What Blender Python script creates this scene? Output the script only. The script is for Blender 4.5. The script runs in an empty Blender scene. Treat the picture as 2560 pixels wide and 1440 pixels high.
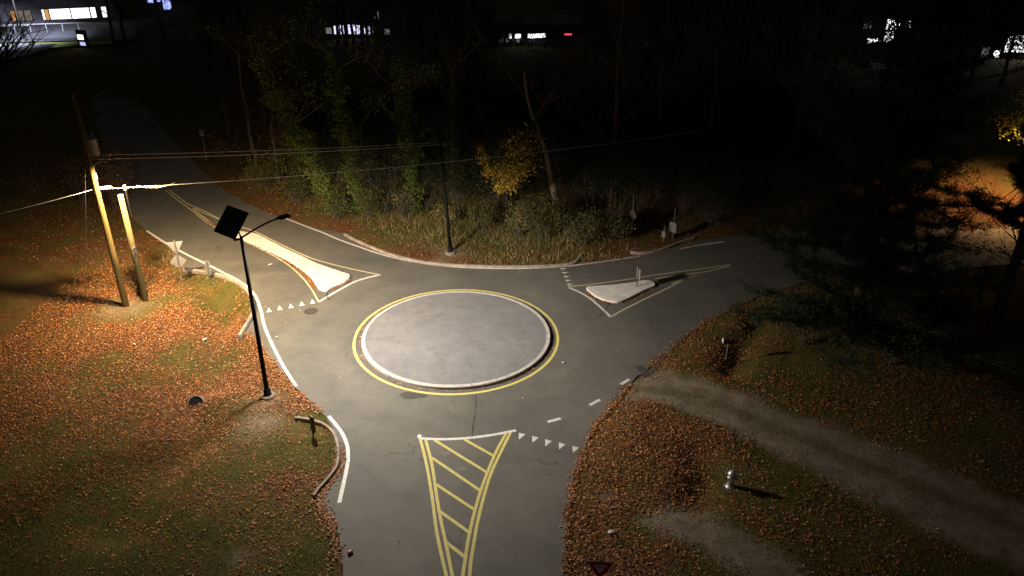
import bpy, math, random
import numpy as np
from mathutils import Vector, Matrix
random.seed(7); rng = np.random.default_rng(7)
S = bpy.context.scene
R = math.radians
# ------------------------------------------------------------------ camera
F = 1953.0; TH = R(27.09); RO = R(0.21); H = 19.0
r0 = Vector((1, 0, 0)); u0 = Vector((0, math.sin(TH), math.cos(TH))); FW = Vector((0, math.cos(TH), -math.sin(TH)))
CR = math.cos(RO)*r0 + math.sin(RO)*u0; CU = -math.sin(RO)*r0 + math.cos(RO)*u0
cam_d = bpy.data.cameras.new('camera'); cam = bpy.data.objects.new('camera', cam_d)
S.collection.objects.link(cam); S.camera = cam
m = Matrix((CR, CU, -FW)).transposed().to_4x4(); m.translation = Vector((0, 0, H)); cam.matrix_world = m
cam_d.sensor_width = 36; cam_d.lens = 36*F/2560; cam_d.clip_end = 2000; cam_d.clip_start = 0.3
# ------------------------------------------------------------------ night sky
w = bpy.data.worlds.new("World"); S.world = w; w.use_nodes = True
nt = w.node_tree; bg = nt.nodes['Background']; sky = nt.nodes.new('ShaderNodeTexSky')
sky.sky_type = 'NISHITA'; sky.sun_disc = False; sky.sun_elevation = R(-6); sky.sun_rotation = R(200)
glow = nt.nodes.new('ShaderNodeMix'); glow.data_type = 'RGBA'; glow.blend_type = 'ADD'; glow.inputs[0].default_value = 1.0
nt.links.new(sky.outputs[0], glow.inputs[6]); glow.inputs[7].default_value = (.16, .142, .135, 1)      # town glow in the night air
nt.links.new(glow.outputs[2], bg.inputs[0]); bg.inputs[1].default_value = 0.15
S.view_settings.view_transform = 'Standard'; S.view_settings.look = 'None'; S.view_settings.exposure = 0; S.view_settings.gamma = 1
S.cycles.max_bounces = 4; S.cycles.diffuse_bounces = 2
C = S.collection
LAMP_WARM = 11300.0; LAMP_SOLAR = 7700.0

def P(x, y, z=0.0):            # point of the plane at height z seen in the photo at (x, y)
    d = (x-1280)/F*CR - (y-720)/F*CU + FW
    return Vector((0, 0, H)) + d*((z-H)/d.z)
def PY(x, y, Y):               # point of the vertical plane at distance Y seen in the photo at (x, y)
    d = (x-1280)/F*CR - (y-720)/F*CU + FW
    return Vector((0, 0, H)) + d*(Y/d.y)
def proj(p):
    d = Vector(p)-Vector((0, 0, H)); k = d.dot(FW)
    return 1280+F*d.dot(CR)/k, 720-F*d.dot(CU)/k

# ------------------------------------------------------------------ materials
def newmat(name):
    mt = bpy.data.materials.new(name); mt.use_nodes = True
    return mt, mt.node_tree, mt.node_tree.nodes['Principled BSDF']
def N(nt, t, **k):
    n = nt.nodes.new('ShaderNode'+t)
    for a, b in k.items():
        if a in n.inputs.keys(): n.inputs[a].default_value = b
        else: setattr(n, a, b)
    return n
def coords(nt, scale=(1, 1, 1), obj=False):
    if obj: g = N(nt, 'TexCoord').outputs['Object']
    else: g = N(nt, 'NewGeometry').outputs['Position']
    mp = N(nt, 'Mapping'); mp.inputs['Scale'].default_value = scale
    nt.links.new(g, mp.inputs[0]); return mp.outputs[0]
def noise(nt, co, s, d=4, rgh=.55, dist=0.0):
    n = N(nt, 'TexNoise'); n.inputs['Scale'].default_value = s; n.inputs['Detail'].default_value = d
    n.inputs['Roughness'].default_value = rgh; n.inputs['Distortion'].default_value = dist
    nt.links.new(co, n.inputs['Vector']); return n.outputs['Fac']
def ramp(nt, f, stops):
    r = N(nt, 'ValToRGB'); e = r.color_ramp.elements
    while len(e) < len(stops): e.new(.5)
    for q, (p, c) in zip(e, stops): q.position = p; q.color = (*c, 1) if len(c) == 3 else c
    nt.links.new(f, r.inputs[0]); return r.outputs[0]
def mix(nt, f, a, b, mode='MIX'):
    n = N(nt, 'Mix', data_type='RGBA', blend_type=mode)
    for s, v in ((0, f), (6, a), (7, b)):
        if isinstance(v, (int, float)): n.inputs[s].default_value = v
        elif isinstance(v, tuple): n.inputs[s].default_value = (*v, 1)
        else: nt.links.new(v, n.inputs[s])
    return n.outputs[2]
def mth(nt, op, a, b=None, clamp=False):
    n = N(nt, 'Math', operation=op); n.use_clamp = clamp
    for i, v in enumerate((a, b)):
        if v is None: continue
        if isinstance(v, (int, float)): n.inputs[i].default_value = v
        else: nt.links.new(v, n.inputs[i])
    return n.outputs[0]
def bump(nt, bs, h, s, d=.02):
    b = N(nt, 'Bump'); b.inputs['Strength'].default_value = s; b.inputs['Distance'].default_value = d
    nt.links.new(h, b.inputs['Height']); nt.links.new(b.outputs[0], bs.inputs['Normal'])
def rough_mat(name, c1, c2, scale=3, rough=.8, metal=0, bmp=.3, stretch=(1, 1, 1), obj=False):
    mt, nt, bs = newmat(name); co = coords(nt, stretch, obj)
    f = noise(nt, co, scale, 6, .6)
    nt.links.new(ramp(nt, f, [(.3, c1), (.7, c2)]), bs.inputs['Base Color'])
    bs.inputs['Roughness'].default_value = rough; bs.inputs['Metallic'].default_value = metal
    if bmp: bump(nt, bs, noise(nt, co, scale*6, 3), bmp, .01)
    return mt
def emit_mat(name, col, st, var=0):
    mt, nt, bs = newmat(name); bs.inputs['Base Color'].default_value = (.05, .05, .05, 1)
    bs.inputs['Emission Color'].default_value = (*col, 1)
    bs.inputs['Emission Strength'].default_value = st
    if var:
        f = noise(nt, coords(nt, (1, 1, 2)), var, 2)
        nt.links.new(ramp(nt, f, [(.35, tuple(c*.45 for c in col)), (.6, col)]), bs.inputs['Emission Color'])
    return mt
M = {}
# asphalt: mottled, worn, tyre-polished, speckled
def asphalt(name, a, b, blotch):
    mt, nt, bs = newmat(name); co = coords(nt)
    big = noise(nt, co, .22, 5, .6, .6); med = noise(nt, co, 1.1, 5, .65, .4); fine = noise(nt, co, 38, 2, .7)
    c = ramp(nt, big, [(.32, a), (.68, b)])
    c = mix(nt, .75, c, ramp(nt, med, [(.3, (.78, .78, .78)), (.5, (.98, .97, .95)), (.72, (1.16, 1.14, 1.1))]), 'MULTIPLY')
    c = mix(nt, .6, c, ramp(nt, fine, [(.3, (.6, .6, .6)), (.7, (1.4, 1.38, 1.34))]), 'MULTIPLY')
    sp = noise(nt, co, .9, 3, .5, 1.2)
    c = mix(nt, ramp(nt, sp, [(.70, (0, 0, 0)), (.80, (.45, .45, .45))]), c, blotch)
    vo = N(nt, 'TexVoronoi', feature='DISTANCE_TO_EDGE'); vo.inputs['Scale'].default_value = .16
    wn = N(nt, 'TexNoise'); wn.inputs['Scale'].default_value = 1.4; wn.inputs['Detail'].default_value = 5
    nt.links.new(co, wn.inputs['Vector'])
    ad = N(nt, 'VectorMath', operation='MULTIPLY_ADD'); ad.inputs[1].default_value = (1.6, 1.6, 0)
    nt.links.new(wn.outputs['Color'], ad.inputs[0]); nt.links.new(co, ad.inputs[2]); nt.links.new(ad.outputs[0], vo.inputs['Vector'])
    cr = ramp(nt, vo.outputs['Distance'], [(.0, (.5, .5, .5)), (.006, (1, 1, 1))])
    c = mix(nt, ramp(nt, noise(nt, co, .35, 2), [(.5, (0, 0, 0)), (.6, (.8, .8, .8))]), c, mix(nt, 1.0, c, cr, 'MULTIPLY'))
    ds = N(nt, 'VectorMath', operation='DISTANCE'); ds.inputs[1].default_value = (-2.63, 32.09, 0); nt.links.new(co, ds.inputs[0])
    rw = mth(nt, 'ADD', ds.outputs['Value'], mth(nt, 'MULTIPLY', noise(nt, co, .8, 3), .9))
    mrn = N(nt, 'MapRange'); mrn.inputs[1].default_value = 4; mrn.inputs[2].default_value = 12; nt.links.new(rw, mrn.inputs[0])
    lane = ramp(nt, mrn.outputs[0], [(0, (.84, .84, .84)), (.10, (.92, .92, .92)), (.28, (1.10, 1.09, 1.07)), (.42, (.97, .97, .97)), (.56, (1.09, 1.08, 1.06)), (.75, (.98, .98, .98)), (1, (1, 1, 1))])
    c = mix(nt, 1.0, c, lane, 'MULTIPLY')
    nt.links.new(c, bs.inputs['Base Color']); bs.inputs['Roughness'].default_value = .72
    bs.inputs['Specular IOR Level'].default_value = .35
    bump(nt, bs, noise(nt, co, 55, 3, .7), .5, .01)
    return mt
M['asphalt'] = asphalt('asphalt', (.088, .085, .077), (.117, .113, .101), (.17, .163, .147))
# island paving: concrete with a faint stamped grid
mt, nt, bs = newmat('stamped_paving'); co = coords(nt)
c = ramp(nt, noise(nt, co, .5, 6, .65, .5), [(.3, (.146, .143, .146)), (.7, (.188, .184, .185))])
c = mix(nt, .7, c, ramp(nt, noise(nt, co, 2.2, 6, .7, .3), [(.3, (.78, .78, .78)), (.7, (1.18, 1.17, 1.15))]), 'MULTIPLY')
c = mix(nt, .5, c, ramp(nt, noise(nt, co, 40, 2), [(.3, (.7, .7, .7)), (.7, (1.3, 1.3, 1.3))]), 'MULTIPLY')
br = N(nt, 'TexBrick'); br.inputs['Scale'].default_value = 2.4; br.inputs['Mortar Size'].default_value = .025
br.inputs['Color1'].default_value = (1, 1, 1, 1); br.inputs['Color2'].default_value = (.95, .95, .95, 1); br.inputs['Mortar'].default_value = (.55, .55, .55, 1)
nt.links.new(co, br.inputs['Vector']); c = mix(nt, .6, c, br.outputs['Color'], 'MULTIPLY')
nt.links.new(c, bs.inputs['Base Color']); bs.inputs['Roughness'].default_value = .8
bump(nt, bs, br.outputs['Color'], .3, .01); M['paving'] = mt
M['kerb'] = rough_mat('kerb_concrete', (.30, .28, .26), (.48, .45, .42), 5, .85)
M['old_kerb'] = rough_mat('old_kerb_concrete', (.16, .13, .10), (.34, .29, .24), 2.2, .9)
M['slab'] = rough_mat('island_concrete', (.46, .445, .40), (.66, .64, .59), 2.2, .85)
M['white_paint'] = rough_mat('white_road_paint', (.42, .41, .39), (.66, .65, .62), 7, .6, 0, .1)
M['yellow_paint'] = rough_mat('yellow_road_paint', (.42, .36, .10), (.58, .51, .16), 7, .6, 0, .1)
M['crack'] = rough_mat('crack_filler', (.012, .012, .012), (.03, .028, .026), 20, .9, 0, 0)
M['black_metal'] = rough_mat('black_metal', (.004, .004, .004), (.008, .007, .007), 8, .75, 0, .05); M['black_metal'].node_tree.nodes['Principled BSDF'].inputs['Specular IOR Level'].default_value = .12
M['solar'] = rough_mat('solar_glass', (.004, .004, .006), (.008, .008, .012), 2, .7, 0, 0); 
M['wood'] = rough_mat('pole_wood', (.10, .066, .018), (.20, .140, .036), 6, .85, 0, .5, (4, 4, .5))
M['old_wood'] = rough_mat('old_pole_wood', (.085, .066, .024), (.16, .125, .045), 6, .85, 0, .5, (4, 4, .5))
M['galv'] = rough_mat('galvanised', (.14, .14, .135), (.22, .22, .21), 12, .6, .3, .05)
M['sign_back'] = rough_mat('sign_back_aluminium', (.20, .185, .17), (.27, .25, .23), 2, .6, .2, 0)
M['cable'] = rough_mat('cable_sheath', (.30, .28, .28), (.45, .43, .43), 15, .4, .5, 0)
M['splice'] = rough_mat('splice_plastic', (.45, .43, .43), (.55, .53, .53), 8, .5, 0, 0)
M['silver'] = rough_mat('silver_paint', (.42, .42, .43), (.62, .62, .64), 15, .38, .5, .1)
M['iron'] = rough_mat('cast_iron', (.045, .042, .036), (.075, .07, .06), 15, .6, .3, .3)
M['pipe_shade'] = rough_mat('pipe_mouth_shade', (.003, .003, .003), (.006, .005, .005), 5, .9, 0, 0)
M['pipe'] = rough_mat('pipe_concrete', (.14, .115, .09), (.22, .19, .15), 6, .9)
M['bark'] = rough_mat('bark', (.07, .055, .04), (.16, .125, .095), 5, .95, 0, .6, (3, 3, .6))
M['pale_bark'] = rough_mat('pale_bark', (.15, .115, .085), (.28, .215, .16), 5, .95, 0, .6, (3, 3, .6))
M['twig'] = rough_mat('twig_bark', (.05, .038, .03), (.10, .075, .055), 5, .95, 0, 0)
M['gravel'] = None
def leafmat(name, stops, rough=.7, trans=.0):
    mt, nt, bs = newmat(name)
    g = N(nt, 'NewGeometry'); c = ramp(nt, g.outputs['Random Per Island'], stops)
    nt.links.new(c, bs.inputs['Base Color']); bs.inputs['Roughness'].default_value = rough
    bs.inputs['Specular IOR Level'].default_value = .25
    return mt
M['litter'] = leafmat('litter_leaf', [(0, (.06, .021, .009)), (.3, (.17, .058, .018)), (.6, (.33, .122, .036)), (.85, (.46, .20, .068)), (.95, (.48, .26, .12)), (1, (.60, .40, .22))])
M['grass'] = leafmat('grass_blade', [(0, (.06, .075, .012)), (.4, (.11, .11, .022)), (.7, (.16, .13, .035)), (1, (.25, .18, .07))])
M['weed'] = leafmat('weed_stalk', [(0, (.055, .08, .014)), (.45, (.13, .125, .032)), (.75, (.21, .145, .06)), (1, (.34, .24, .13))])
M['ivy'] = leafmat('ivy_leaf', [(0, (.045, .075, .012)), (.5, (.10, .15, .022)), (1, (.20, .23, .04))])
M['ivy_yellow'] = leafmat('creeper_leaf', [(0, (.05, .05, .012)), (.5, (.09, .085, .02)), (1, (.15, .11, .03))])
M['yellow_leaf'] = leafmat('yellow_leaf', [(0, (.22, .12, .02)), (.5, (.50, .31, .04)), (1, (.78, .60, .12))])
M['lime_leaf'] = leafmat('lime_leaf', [(0, (.25, .30, .02)), (.5, (.50, .55, .04)), (1, (.75, .70, .08))])
M['brown_leaf'] = leafmat('brown_leaf', [(0, (.03, .017, .01)), (.5, (.06, .033, .018)), (1, (.13, .08, .05))])
M['dark_leaf'] = leafmat('dark_leaf', [(0, (.012, .018, .007)), (.5, (.024, .032, .011)), (1, (.045, .05, .018))])
M['needle'] = leafmat('pine_needle', [(0, (.018, .03, .014)), (.5, (.035, .055, .024)), (1, (.06, .08, .035))])
M['bush_leaf'] = leafmat('bush_leaf', [(0, (.025, .038, .01)), (.5, (.055, .07, .018)), (.85, (.11, .095, .03)), (1, (.22, .13, .05))])

# ------------------------------------------------------------------ mesh helpers
class MB:
    def __init__(s): s.v = []; s.f = []
    def add(s, vs, fs):
        o = len(s.v); s.v += [tuple(v) for v in vs]; s.f += [tuple(i+o for i in f) for f in fs]; return s
    def box(s, c, size, rz=0.0, mat=None, taper=1.0):
        x, y, z = size[0]/2, size[1]/2, size[2]/2
        vs = [Vector((a*x*(taper if k > 0 else 1), b*y*(taper if k > 0 else 1), k*z)) for k in (-1, 1) for a, b in ((-1, -1), (1, -1), (1, 1), (-1, 1))]
        m3 = mat if mat is not None else Matrix.Rotation(rz, 3, 'Z')
        vs = [m3 @ v + Vector(c) for v in vs]
        return s.add(vs, [(3, 2, 1, 0), (4, 5, 6, 7), (0, 1, 5, 4), (1, 2, 6, 5), (2, 3, 7, 6), (3, 0, 4, 7)])
    def tube(s, pts, rad, n=8, cap=True):
        pts = [Vector(p) for p in pts]
        if not hasattr(rad, '__len__'): rad = [rad]*len(pts)
        vs = []; fs = []; up = None
        for i, p in enumerate(pts):
            d = (pts[min(i+1, len(pts)-1)]-pts[max(i-1, 0)]).normalized()
            if up is None: up = Vector((1, 0, 0)) if abs(d.x) < .8 else Vector((0, 1, 0))
            a = d.cross(up).normalized(); b = a.cross(d).normalized(); up = b
            for k in range(n):
                t = 2*math.pi*k/n; vs.append(p+(a*math.cos(t)+b*math.sin(t))*rad[i])
        for i in range(len(pts)-1):
            for k in range(n):
                k2 = (k+1) % n; fs.append((i*n+k, i*n+k2, (i+1)*n+k2, (i+1)*n+k))
        if cap: fs.append(tuple(range(n-1, -1, -1))); fs.append(tuple((len(pts)-1)*n+k for k in range(n)))
        return s.add(vs, fs)
    def lathe(s, c, prof, n=20, cap0=True):     # prof: (radius, z)
        c = Vector(c); vs = []; fs = []
        for r_, z in prof:
            for k in range(n):
                t = 2*math.pi*k/n; vs.append(c+Vector((r_*math.cos(t), r_*math.sin(t), z)))
        for i in range(len(prof)-1):
            for k in range(n): k2 = (k+1) % n; fs.append((i*n+k, i*n+k2, (i+1)*n+k2, (i+1)*n+k))
        if cap0: fs.append(tuple(range(n-1, -1, -1)))
        fs.append(tuple((len(prof)-1)*n+k for k in range(n)))
        return s.add(vs, fs)
    def prism(s, poly, z0, z1, inset=0.0):   # poly of (x, y) in order
        n = len(poly); pl = [Vector((p[0], p[1])) for p in poly]
        c = sum(pl, Vector((0, 0)))/n
        ar = sum(pl[i].x*pl[(i+1) % n].y-pl[(i+1) % n].x*pl[i].y for i in range(n))
        if ar < 0: pl = pl[::-1]
        ins = []
        for i in range(n):
            e = (pl[(i+1) % n]-pl[i-1]).normalized(); ins.append(pl[i]+Vector((-e.y, e.x))*inset)
        vs = [(*p, z0) for p in pl]+[(*p, z1-inset*.6) for p in pl]+[(*p, z1) for p in ins]
        fs = [tuple(range(n-1, -1, -1))]+[(i, (i+1) % n, n+(i+1) % n, n+i) for i in range(n)]
        fs += [(n+i, n+(i+1) % n, 2*n+(i+1) % n, 2*n+i) for i in range(n)]+[tuple(range(2*n, 3*n))]
        return s.add(vs, fs)
    def build(s, name, mat, parent=None, smooth=False, label=None):
        me = bpy.data.meshes.new(name); me.from_pydata(s.v, [], s.f); me.update()
        if smooth:
            me.polygons.foreach_set('use_smooth', [True]*len(me.polygons))
        o = bpy.data.objects.new(name, me); C.objects.link(o); me.materials.append(mat)
        if parent: o.parent = parent
        if label: o['label'] = label
        return o
def tag(o, label=None, cat=None, group=None, kind=None):
    for k, v in (('label', label), ('category', cat), ('group', group), ('kind', kind)):
        if v: o[k] = v
    return o
def empty(name, loc, rz=0.0, label=None, cat=None, group=None):
    o = bpy.data.objects.new(name, None); C.objects.link(o); o.location = loc; o.rotation_euler = (0, 0, rz)
    o.empty_display_size = .3
    return tag(o, label, cat, group)
def kids(o): return [c for c in bpy.data.objects if c.parent == o]
def copy_tree(o, loc, rz=0, sc=1.0, label=None):
    r = o.copy(); C.objects.link(r); r.location = loc; r.rotation_euler = (0, 0, rz); r.scale = (sc,)*3
    if label: r['label'] = label
    for ch in kids(o):
        c = ch.copy(); C.objects.link(c); c.parent = r
        for g in kids(ch):
            d = g.copy(); C.objects.link(d); d.parent = c
    return r
def quads_obj(name, V, mat, parent=None, nv=4):   # V (n*nv,3) numpy
    n = len(V)//nv; me = bpy.data.meshes.new(name)
    me.vertices.add(n*nv); me.vertices.foreach_set('co', V.astype(np.float32).ravel())
    me.loops.add(n*nv); me.loops.foreach_set('vertex_index', np.arange(n*nv, dtype=np.int32))
    me.polygons.add(n); me.polygons.foreach_set('loop_start', np.arange(0, n*nv, nv, dtype=np.int32))
    me.update(calc_edges=True); me.validate(); me.materials.append(mat)
    o = bpy.data.objects.new(name, me); C.objects.link(o)
    if parent: o.parent = parent
    return o
def leaf_quads(cen, size, tilt=1.0, fold=.25):     # cen (n,3) -> kite shaped leaves, random orientation
    n = len(cen); size = np.broadcast_to(size, (n,))[:, None]
    nrm = rng.normal(size=(n, 3)); nrm[:, 2] = np.abs(nrm[:, 2])+(1/tilt-1)*2
    nrm /= np.linalg.norm(nrm, axis=1)[:, None]
    a = rng.normal(size=(n, 3)); a -= (a*nrm).sum(1)[:, None]*nrm; a /= np.linalg.norm(a, axis=1)[:, None]
    b = np.cross(nrm, a); wd = rng.uniform(.28, .5, (n, 1))
    q = np.stack([cen-a*size*.5, cen+b*size*wd-a*size*.08+nrm*size*fold*.5, cen+a*size*.5+nrm*size*fold*.2, cen-b*size*wd-a*size*.05+nrm*size*fold*.5], 1)
    return q.reshape(-1, 3)

# ------------------------------------------------------------------ ground layout (all in metres, from the traced outline)
def W(pts, z=0.0): return [(P(x, y, z).x, P(x, y, z).y) for x, y in pts]
def smooth(pts, n=5, closed=False):
    p = [Vector(q) for q in pts]; out = []; L = len(p)
    rg = range(L) if closed else range(L-1)
    for i in rg:
        g = (lambda k: p[k % L]) if closed else (lambda k: p[min(max(k, 0), L-1)])
        a, b, c, d = g(i-1), g(i), g(i+1), g(i+2)
        for k in range(n):
            t = k/n
            out.append(.5*((2*b)+(c-a)*t+(2*a-5*b+4*c-d)*t*t+(3*b-a-3*c+d)*t**3))
    if not closed: out.append(p[-1])
    return out
ROAD_PX = [(860, 1700), (858, 1440), (850, 1350), (836, 1300), (815, 1270), (797, 1250), (785, 1237), (802, 1222), (822, 1196), (840, 1168), (848, 1140), (845, 1102), (832, 1070), (815, 1042), (790, 1018),
 (762, 990), (735, 966), (700, 925), (670, 885), (648, 858), (628, 845), (611, 832), (614, 815), (634, 778), (630, 745), (602, 710), (552, 686), (505, 676), (462, 668), (430, 628), (366, 576), (322, 535), (296, 470), (268, 400), (248, 330), (232, 270), (222, 235), (198, 190), (172, 150),
 (215, 150), (262, 190), (312, 225), (360, 265), (400, 310), (450, 368), (500, 420), (560, 474), (620, 510), (680, 536), (740, 556), (800, 572), (865, 585), (900, 602), (950, 624), (1000, 641), (1060, 654), (1130, 661), (1250, 665), (1350, 665), (1410, 663), (1445, 656),
 (1500, 651), (1575, 638), (1650, 627), (1735, 603), (1850, 588), (1950, 572), (2100, 560), (2400, 548), (2400, 590), (2200, 650), (2050, 695), (1920, 733), (1880, 748), (1820, 778), (1770, 803), (1720, 838), (1685, 868), (1655, 890),
 (1630, 915), (1610, 932), (1592, 940), (1578, 958), (1560, 985), (1530, 1020), (1492, 1065), (1467, 1110), (1452, 1150), (1440, 1176), (1427, 1230), (1421, 1290), (1416, 1380), (1413, 1440), (1410, 1700)]
ROAD = [Vector(p) for p in W(ROAD_PX)]
def rough_edge(poly, amp, step):
    out = []
    for i in range(len(poly)):
        a, b = poly[i], poly[(i+1) % len(poly)]; L = (b-a).length; n = max(1, int(L/step)) if L < 12 else max(1, int(L/1.0))
        e = (b-a).normalized(); nn = Vector((-e.y, e.x))
        for k in range(n):
            out.append(a.lerp(b, k/n)+nn*random.uniform(-amp, amp)*(0 if k == 0 else 1))
    return out
ROADR = rough_edge(ROAD, .03, .35)
RA = np.array([tuple(p) for p in ROAD])
def inside(pts, poly):
    x, y = pts[:, 0], pts[:, 1]; r_ = np.zeros(len(pts), bool); n = len(poly)
    for i in range(n):
        x1, y1 = poly[i]; x2, y2 = poly[(i+1) % n]
        c = (y1 > y) != (y2 > y)
        with np.errstate(divide='ignore', invalid='ignore'):
            r_ ^= c & (x < (x2-x1)*(y-y1)/(y2-y1+1e-12)+x1)
    return r_
def dist_line(pts, line, closed=False):
    line = np.array(line, float); d = np.full(len(pts), 1e9); n = len(line)
    for i in range(n if closed else n-1):
        a = line[i]; b = line[(i+1) % n]; ab = b-a
        t = np.clip(((pts-a)@ab)/(ab@ab+1e-12), 0, 1); d = np.minimum(d, np.hypot(*(pts-a-t[:, None]*ab).T))
    return d
SW_L = W([(520, 640), (560, 760), (555, 850), (535, 930), (505, 1005), (470, 1090), (400, 1180), (300, 1300)])
SW_R1 = W([(1905, 800), (1850, 880), (1828, 925)]); SW_R2 = W([(1750, 1140), (1765, 1190), (1745, 1240)])
DRIVE = W([(1592, 945), (1640, 930), (1720, 942), (1800, 965), (1950, 1020), (2120, 1075), (2300, 1150), (2500, 1240), (2700, 1330), (2700, 1480), (2560, 1440), (2400, 1365), (2250, 1290), (2100, 1210), (1960, 1140), (1840, 1085), (1740, 1045), (1660, 1015), (1600, 1000), (1555, 1002)])
CLN = W([(1600, 972), (1750, 995), (1950, 1070), (2200, 1175), (2560, 1330), (2700, 1400)])
TRACK = W([(1590, 1300), (1640, 1275), (1720, 1275), (1800, 1300), (1880, 1340), (1960, 1400), (2040, 1470), (1960, 1500), (1860, 1450), (1790, 1410), (1720, 1370), (1650, 1340)])
def sst(x): x = np.clip(x, 0, 1); return x*x*(3-2*x)
def snoise(x, y, s, seed):
    r_ = np.random.default_rng(seed); v = 0
    for k in range(6):
        a = r_.uniform(0, 6.28); f = s*r_.uniform(.6, 1.8); v = v+np.sin((x*math.cos(a)+y*math.sin(a))*f+r_.uniform(0, 6.28))
    return v/3.5
def hgt_np(x, y):
    p = np.stack([x, y], 1); d = dist_line(p, RA, True); ins = inside(p, RA)
    h = .12*snoise(x, y, .35, 1)+.05*snoise(x, y, 1.3, 2)+.04
    h -= .75*np.exp(-(dist_line(p, SW_L)/1.25)**2)
    h -= .42*np.exp(-(dist_line(p, SW_R1)/.75)**2)+.30*np.exp(-(dist_line(p, SW_R2)/.8)**2)
    cb_ = P(528, 992); h += .45*np.exp(-(((x-cb_.x)/.9)**2+((y-cb_.y)/.9)**2))-.12*np.exp(-((x-cb_.x+.9)**2+(y-cb_.y+.55)**2)/.16)
    h += .35*sst((y-44)/10)*sst((x+25)/10)           # wood floor rises a little beyond the verge
    h += .9*np.exp(-(((x+50)/22)**2+((y-88)/9)**2))  # bank in front of the far car park
    dr = inside(p, DRIVE); h = np.where(dr, h*.3-.01, h)
    h = h*sst(d/1.5)-.012-.03*np.exp(-(d/.25)**2)
    return np.where(ins, -.05, h)
def hgt(x, y): return float(hgt_np(np.array([float(x)]), np.array([float(y)]))[0])
def G(px, py):
    z = 0.0
    for _ in range(4):
        p = P(px, py, z); z = hgt(p.x, p.y)
    return P(px, py, z)
# leaf-litter density from hand-placed spots (photo pixel, radius m, value)
DS = [(300, 900, 3, 1.0), (400, 850, 5, .98), (560, 800, 2.2, 1.0), (250, 800, 4, .8), (100, 850, 5, .75), (480, 1100, 1.8, 1.0), (535, 960, 1.5, 1.0), (350, 1000, 3, .75), (150, 1000, 4, .7), (430, 650, 3, .85), (250, 600, 5, .7), (330, 570, 2, .6),
 (590, 760, 1.3, .22), (540, 705, 1.3, .10), (470, 860, .8, .45), (285, 915, .9, .35), (240, 945, .8, .35), (520, 880, .8, .4), (580, 1040, 1.1, .22), (640, 930, .8, .85), (700, 990, .8, .9), (650, 1080, 1.2, .35), (530, 1180, 1.8, .22), (450, 1170, 1.2, .25), (400, 1100, 1.2, .7),
 (320, 770, .9, .15), (440, 900, .6, .3), (300, 1200, 2.5, .30), (120, 1150, 2.5, .36), (100, 1350, 4, .12), (350, 1380, 2.5, .10), (600, 1380, 2.5, .18), (200, 1280, 2, .2), (560, 720, 1.0, .08), (600, 735, .7, .05), (790, 1120, 1.1, .10), (700, 1120, 1.0, .25), (720, 1300, 1.5, .4), (760, 1230, .7, .75),
 (1500, 1130, 1.5, .8), (1600, 1100, 2.0, .85), (1700, 1130, 1.6, .8), (1520, 1280, 1.6, .8), (1600, 1200, 1.5, .75), (1480, 1400, 1.6, .8), (1750, 1230, 1.2, .7), (1700, 1400, 2, .45), (1850, 1250, 2, .35), (2000, 1350, 4, .25), (2300, 1420, 4, .2),
 (1750, 860, 1.8, .55), (1850, 850, 1.4, .35), (1800, 940, 1.6, .55), (1950, 970, 2, .45), (2100, 1020, 2.5, .42), (2350, 1120, 3, .25), (2000, 880, 2, .12), (1900, 910, .9, .15),
 (600, 480, 3, .6), (700, 530, 2.5, .85), (850, 580, 2, .95), (1000, 620, 1.5, .9), (1100, 645, 1, .8), (1250, 650, 1.2, .7), (1400, 645, 1.5, .85), (1500, 630, 2, .8), (1700, 600, 3, .7), (1900, 560, 4, .6),
 (850, 520, 2, .15), (1000, 570, 2, .08), (1200, 600, 2, .15), (1350, 590, 2, .3), (2500, 540, 4, .95), (2400, 560, 3, .9), (2350, 520, 3, .8), (2550, 620, 3, .8), (1130, 620, .8, .3), (960, 590, 1.2, .2)]
DX = np.array([[*P(a, b).xy, r_, v] for a, b, r_, v in DS])
DR = np.array(DRIVE); TRK = np.array(TRACK)
def dens(x, y):
    w_ = np.full(len(x), .005); s = w_*.35
    for cx, cy, r_, v in DX:
        k = np.exp(-((x-cx)**2+(y-cy)**2)/(r_*r_))/r_**2; w_ = w_+k; s = s+k*v
    d = s/w_+.22*snoise(x, y, 1.6, 5)+.17*snoise(x, y, 4.5, 6)
    p = np.stack([x, y], 1)
    for poly in (DRIVE, TRACK):
        e = dist_line(p, poly, True); ii = inside(p, poly); sd = np.where(ii, -e, e)+.3*snoise(x, y, 2.2, 9)
        d = d*sst((sd+.45)/.8)
    return np.clip(d, 0, 1)
def bare(x, y):     # 1 on the dirt drive and track
    p = np.stack([x, y], 1); o = np.zeros(len(x))
    for poly in (DRIVE, TRACK):
        e = dist_line(p, poly, True); ii = inside(p, poly); sd = np.where(ii, e, -e)+.25*snoise(x, y, 2.2, 9)
        o = np.maximum(o, sst((sd+.35)/.7))
    o = o*(1-.6*np.exp(-(dist_line(p, CLN)/.32)**2))
    for px, py, r_ in ((1130, 632, .75), (668, 1000, .7), (650, 1060, .9), (1525, 1250, .4), (600, 1395, .3), (310, 768, 1.2), (1100, 655, .5)):
        c = P(px, py); o = np.maximum(o, .8*np.exp(-((x-c.x)**2+(y-c.y)**2)/(r_*r_)))
    return o
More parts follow.
